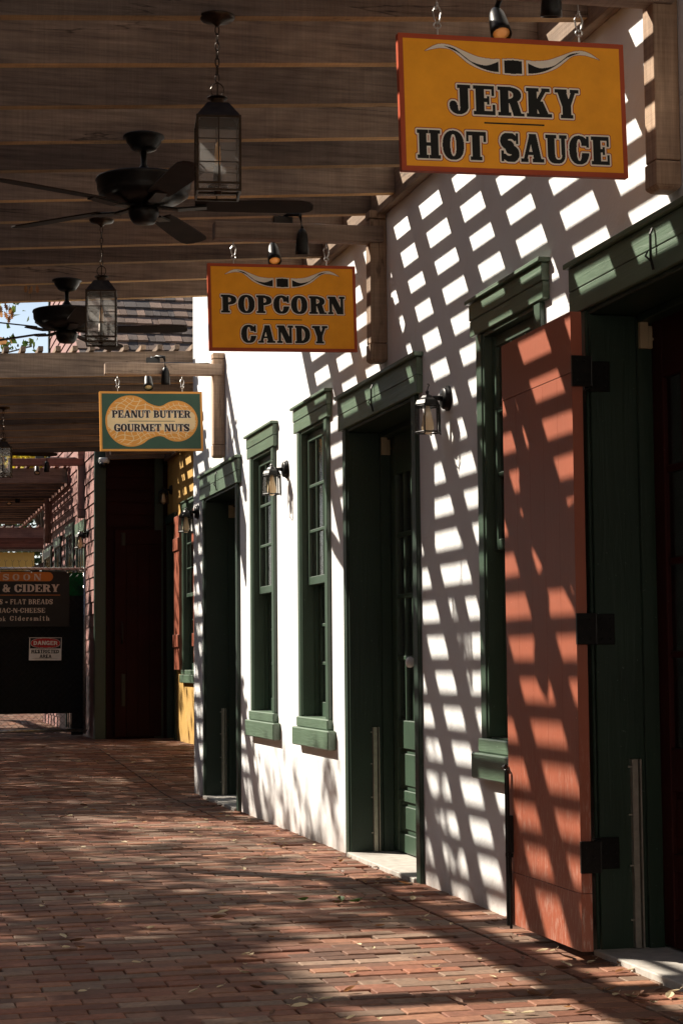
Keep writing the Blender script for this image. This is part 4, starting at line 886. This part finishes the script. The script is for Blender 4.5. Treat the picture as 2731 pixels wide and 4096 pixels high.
def shade_tree(label,y0,y1,seed,trunk):
    rng=np.random.default_rng(seed); pts=[]; cs=.25
    for c in np.arange(-2.2,6.6,cs):
        for y in np.arange(y0,y1,cs):
            d=dens(c+cs/2,y+cs/2)
            if d<=0: continue
            d*=rng.choice([.15,.7,1.2,1.9]) if d<3 else rng.choice([.55,.9,1.1,1.3]); n=rng.poisson(d*cs*cs/.0042/14)
            for _ in range(n):
                cc,yy,z=c+rng.uniform(0,cs),y+rng.uniform(0,cs),rng.uniform(4.5,7.4)
                q=rng.normal(0,.10,(14,3)); 
                for dx,dy,dz in q:
                    X_,Y_,Z_=cc-z/1.12+dx,yy+.8036*z+dy,z+dz
                    if dens(X_+Z_/1.12,Y_-.8036*Z_)>0: pts.append((X_,Y_,Z_))
    off=Vector((trunk[0],trunk[1],0)); t=thing('shade_tree',label,'tree',off,'shade trees along the open side of the walk')
    leaves_mesh('crown',pts,.115,'leaf',t,off,seed)
    m=MB(off); tx,ty=trunk; m.tube([(tx,ty,-.05),(tx+.05,ty,1.2),(tx,ty+.1,2.6),(tx+.1,ty,4.0),(tx+.2,ty+.1,5.6)],[.2,.15,.13,.11,.05],10)
    for k in range(7):
        a=rng.uniform(0,2*PI); e=rng.uniform(.8,1.5); m.tube([(tx+.05,ty+.05,3.2+.25*k),(tx+e*.5*math.cos(a),ty+e*.5*math.sin(a),3.9+.3*k),(tx+e*math.cos(a),ty+e*math.sin(a),4.8+.3*k)],[.06,.04,.02],6)
    m.build('trunk','bark',t,smooth=True)
shade_tree('leafy shade tree nearest, left of the walk',1.5,6.95,11,(-4.6,9.5))
shade_tree('leafy shade tree left of the walk opposite the middle doorway',6.95,10.6,12,(-4.3,13.6))
shade_tree('leafy shade tree left of the walk opposite the far doorway',10.6,15.6,13,(-4.0,17.8))
shade_tree('leafy shade tree left of the walk opposite the yellow building',15.6,21,14,(-3.8,23))
shade_tree('leafy shade tree left of the walk near the gate',21,28,15,(-3.4,29))
shade_tree('leafy shade tree beyond the gate, left of the walk',28,34,16,(-3.6,36))
def tree(label,c,r,n,mat,size,seed):
    rng=np.random.default_rng(seed); off=Vector((c[0],c[1],0)); t=thing('background_tree',label,'tree',off); pts=[]
    for k in range(n//18):
        u=rng.normal(size=3); u/=np.linalg.norm(u); u*=rng.uniform(.35,1)**.5
        q=np.array(c)+u*np.array(r)+rng.normal(0,.16*max(r)*.5,(18,3)); pts+=q.tolist()
    leaves_mesh('crown',pts,size,mat,t,off,seed); m=MB(off); m.tube([(c[0],c[1],-.1),(c[0]+.05,c[1],c[2]*.5),(c[0],c[1],c[2])],[.2,.15,.05],8)
    for k in range(6): a=k*1.05; m.tube([(c[0],c[1],c[2]*.6),(c[0]+r[0]*.6*math.cos(a),c[1]+r[1]*.6*math.sin(a),c[2]+.2*k-.4)],[.06,.02],5)
    m.build('trunk','bark',t,smooth=True)
tree('bright yellow autumn tree over the gate',(3.75,42,5.7),(1.0,1.0,1.1),3200,'leafy',.16,21)
tree('dark green tree behind the yellow autumn tree',(3.4,57,7.4),(3.2,1.8,1.9),6500,'leafd',.2,22)
tree('dark green tree right of the farthest pergola',(5.6,58,4.6),(2.0,1.5,2.2),4200,'leafd',.2,23)
# flowering vine over the second pergola
rng=np.random.default_rng(5); t=thing('climbing_vine','leafy climbing vine with red flowers on top of the second pergola','vine',(1.1,16.2,3.55)); p=[]
for cx in (.97,1.13,1.24,.7,.5): p+=(np.array((cx,15.9,3.76))+rng.normal(0,(.045,.15,.03),(16,3))).tolist()
leaves_mesh('foliage',p,.07,'leaf',t,(1.1,16.2,3.55),5); leaves_mesh('flowers',(np.array((1.06,15.7,3.74))+rng.normal(0,(.05,.05,.015),(7,3))).tolist(),.08,'leafo',t,(1.1,16.2,3.55),6)
MB((1.1,16.2,3.55)).tube([(.3,16,3.62),(.8,15.9,3.66),(1.1,15.9,3.68),(1.28,15.8,3.72)],.007,5).build('stem','bark',t)
# dry oak sprigs caught in the near pergola
def lobed(mb,c,s,a,b,n_):
    pr=[(0,-.5),(.12,-.35),(.10,-.22),(.30,-.12),(.15,-.02),(.34,.14),(.14,.2),(.22,.38),(0,.5)]; o=[(x,y) for x,y in pr]+[(-x,y) for x,y in pr[-2:0:-1]]
    c=Vector(c); a=Vector(a).normalized(); b=Vector(b); b=(b-a*a.dot(b)).normalized(); nn=a.cross(b)
    mb.add([c+a*y*s+b*x*s+nn*abs(x)*s*.35 for x,y in o],[tuple(range(len(o)))])
for nm,lab,base,pl in (('leaf_sprig','rusty oak leaf sprig hanging against the sky at the left edge',(.765,11.34,3.22),[(0,0),(-.03,-.015),(.025,-.02),(-.03,-.04),(.035,-.05),(.0,-.05),(.02,-.075)]),('leaf_sprig','three dry brown leaves stuck to the last joist of the near pergola',(.90,11.27,3.325),[(-.02,0),(.01,-.005),(.045,.0)])):
    t=thing(nm,lab,'leaves',base); m=MB()
    for dx,dz in pl: lobed(m,(dx,random.uniform(-.02,.01),dz-.02),.05,(random.uniform(-.5,.5),random.uniform(-.4,.4),-1),(1,random.uniform(-.6,.6),0),0)
    m.build('leaves','leafo',t); MB().tube([(0,.02,.06),(0,0,0),(.01,0,-.08)],.0015,4).build('twig','bark',t)
# fallen leaves
LM={}
for key,mat,s in (('pale','leafp',.036),('brown','leafb',.045),('rust','leafo',.04),('green','leaf',.055)):
    M.setdefault('leafp',leafmat('pale_dry_leaves',(.50,.40,.22),(.68,.58,.38),.2)); M.setdefault('leafb',leafmat('brown_dry_leaves',(.10,.05,.03),(.18,.09,.05),.2))
    for v in range(3):
        m=MB(); w=random.uniform(.3,.42); cu=random.uniform(.15,.5)
        pr=[(-.5,0),(-.25,w*.8),(.1,w),(.35,w*.5),(.5,0),(.35,-w*.5),(.1,-w),(-.25,-w*.8)]; pts=[(x*s,y*s*.6,s*(abs(y)*cu+x*x*cu)+.002) for x,y in pr]; mid=[(-.1*s,0,.002),(.2*s,0,.002)]
        m.add(pts+mid,[(0,8,1),(1,8,9,2),(2,9,3),(3,9,4),(4,9,5),(5,9,6),(6,9,8,7),(7,8,0)]); m.tube([(-.5*s,0,s*.2),(-.72*s,.02*s,s*.3)],.0007,3)
        me=m.build('fallen_leaf',mat,None); LM.setdefault(key,[]).append(me.data); bpy.data.objects.remove(me)
LL={'pale':'small pale dry leaf fallen on the brick walk','brown':'curled dark brown leaf fallen on the brick walk','rust':'rust coloured leaf fallen on the brick walk','green':'fresh green leaf fallen on the bricks near the middle doorway'}
for i in range(290):
    u=random.random(); y=5.1+ (15-5.1)*u**1.9 if i<262 else random.uniform(16,20.5); lo=.075*y; 
    x=random.uniform(lo,2.50) if random.random()<.6 else 2.52-abs(random.gauss(0,.25)); x=max(lo,x)
    key=random.choices(['pale','brown','rust'],[.6,.25,.15])[0]
    if 36<=i<42: key='green'; x,y=random.gauss(1.98,.09),random.gauss(8.05,.12)
    o=bpy.data.objects.new('fallen_leaf',random.choice(LM[key])); col.objects.link(o); o.location=(x,y,gz(y)+.004); k=random.uniform(.8,1.6); o.scale=(k,k,k); o.rotation_euler=(random.uniform(-.25,.25),random.uniform(-.25,.25),random.uniform(0,6.28)); tag(o,LL[key],'leaf',{'pale':'pale dry leaves on the bricks','brown':'brown curled leaves on the bricks','rust':'rusty leaves on the bricks','green':'green leaves on the bricks'}[key])

# ------------------------------------------------------------------ pale building added behind the camera to bounce sunlight onto the signs
M['opp_brick']=plain('dark_brown_brick',(.16,.09,.065),.85,0,.3,6,.3)
fo=Vector((-4,-6.5,0)); t=thing('bounce_building','unseen cream building added behind the camera to bounce sunlight','building',fo)
m=MB(fo); m.box(-20,11,-14,-6.5,-.02,9); m.build('wall','plaster',t); MB(fo).box(-20.3,11.3,-14,-6.1,9.01,9.3).build('roof_edge','concrete',t,.01)
for k in range(7):
    for z0 in (.9,4.3):
        x=-18.5+4*k; f=MB(fo); f.box(x,x+1.2,-6.498,-6.45,z0,z0+1.8); w_=f.build('window_frame','white',t,.004); MB(fo).box(x+.1,x+1.1,-6.449,-6.444,z0+.1,z0+1.7).build('pane','pane2',w_)
oo=Vector((-12,20,0)); t=thing('sky_blocking_building','long dark brick building added out of view on the left to block sky light','building',oo)  # added out of view to hold back sky light from the left
MB(oo).box(-22,-9.5,-6,48,-.02,8.2).build('wall','opp_brick',t); MB(oo).box(-22.3,-9.3,-6.3,48.3,8.21,8.5).build('roof_edge','concrete',t,.01)
for k in range(13):
    for z0 in (1.0,4.8):
        y=-4+4*k; w_=MB(oo).box(-9.499,-9.45,y,y+1.3,z0,z0+1.9).build('window_frame','green',t,.004); MB(oo).box(-9.449,-9.444,y+.1,y+1.2,z0+.1,z0+1.8).build('pane','pane2',w_)
# ------------------------------------------------------------------ light, sky, camera
w=bpy.data.worlds.new('World'); scene.world=w; w.use_nodes=True; N=w.node_tree.nodes; L=w.node_tree.links; bg=N['Background']
sk=N.new('ShaderNodeTexSky'); sk.sky_type='NISHITA'; sk.sun_disc=False; sk.sun_elevation=R(39.8); sk.sun_rotation=R(-48); sk.air_density=1.0; sk.dust_density=2
tc=N.new('ShaderNodeTexCoord'); sp=N.new('ShaderNodeSeparateXYZ'); L.new(tc.outputs['Generated'],sp.inputs[0])
hz=ramp(N,[(.0,(3.9,4.3,4.7)),(.15,(3.0,3.4,3.9)),(.27,(0,0,0))]); L.new(sp.outputs['Z'],hz.inputs[0])
hm=N.new('ShaderNodeMix'); hm.data_type='RGBA'; hm.blend_type='ADD'; hm.inputs[0].default_value=1; L.new(sk.outputs[0],hm.inputs[6]); L.new(hz.outputs[0],hm.inputs[7]); L.new(hm.outputs[2],bg.inputs[0]); bg.inputs[1].default_value=SKY
sl=bpy.data.lights.new('sun','SUN'); sl.energy=SUNE; sl.angle=R(.53); sl.color=(1,.91,.78); so=bpy.data.objects.new('sun',sl); col.objects.link(so); so.rotation_euler=SUN.to_track_quat('-Z','Y').to_euler()
cd=bpy.data.cameras.new('camera'); cam=bpy.data.objects.new('camera',cd); col.objects.link(cam); scene.camera=cam
cd.sensor_fit='VERTICAL'; cd.sensor_height=36; cd.lens=4300/2352*36; cd.clip_end=1000; cd.clip_start=.05
yaw,pitch,roll=.24568706,.07935402,-.0090202
f=Vector((math.sin(yaw)*math.cos(pitch),math.cos(yaw)*math.cos(pitch),math.sin(pitch))); r=Vector((math.cos(yaw),-math.sin(yaw),0)); u=r.cross(f)
r2=math.cos(roll)*r+math.sin(roll)*u; u2=-math.sin(roll)*r+math.cos(roll)*u
mt=Matrix((r2,u2,-f)).transposed().to_4x4(); mt.translation=(0,0,1.05); cam.matrix_world=mt
vs=scene.view_settings; vs.view_transform='Standard'; vs.look='None'; vs.gamma=1; vs.exposure=EXPO
scene.render.resolution_x=682; scene.render.resolution_y=1024
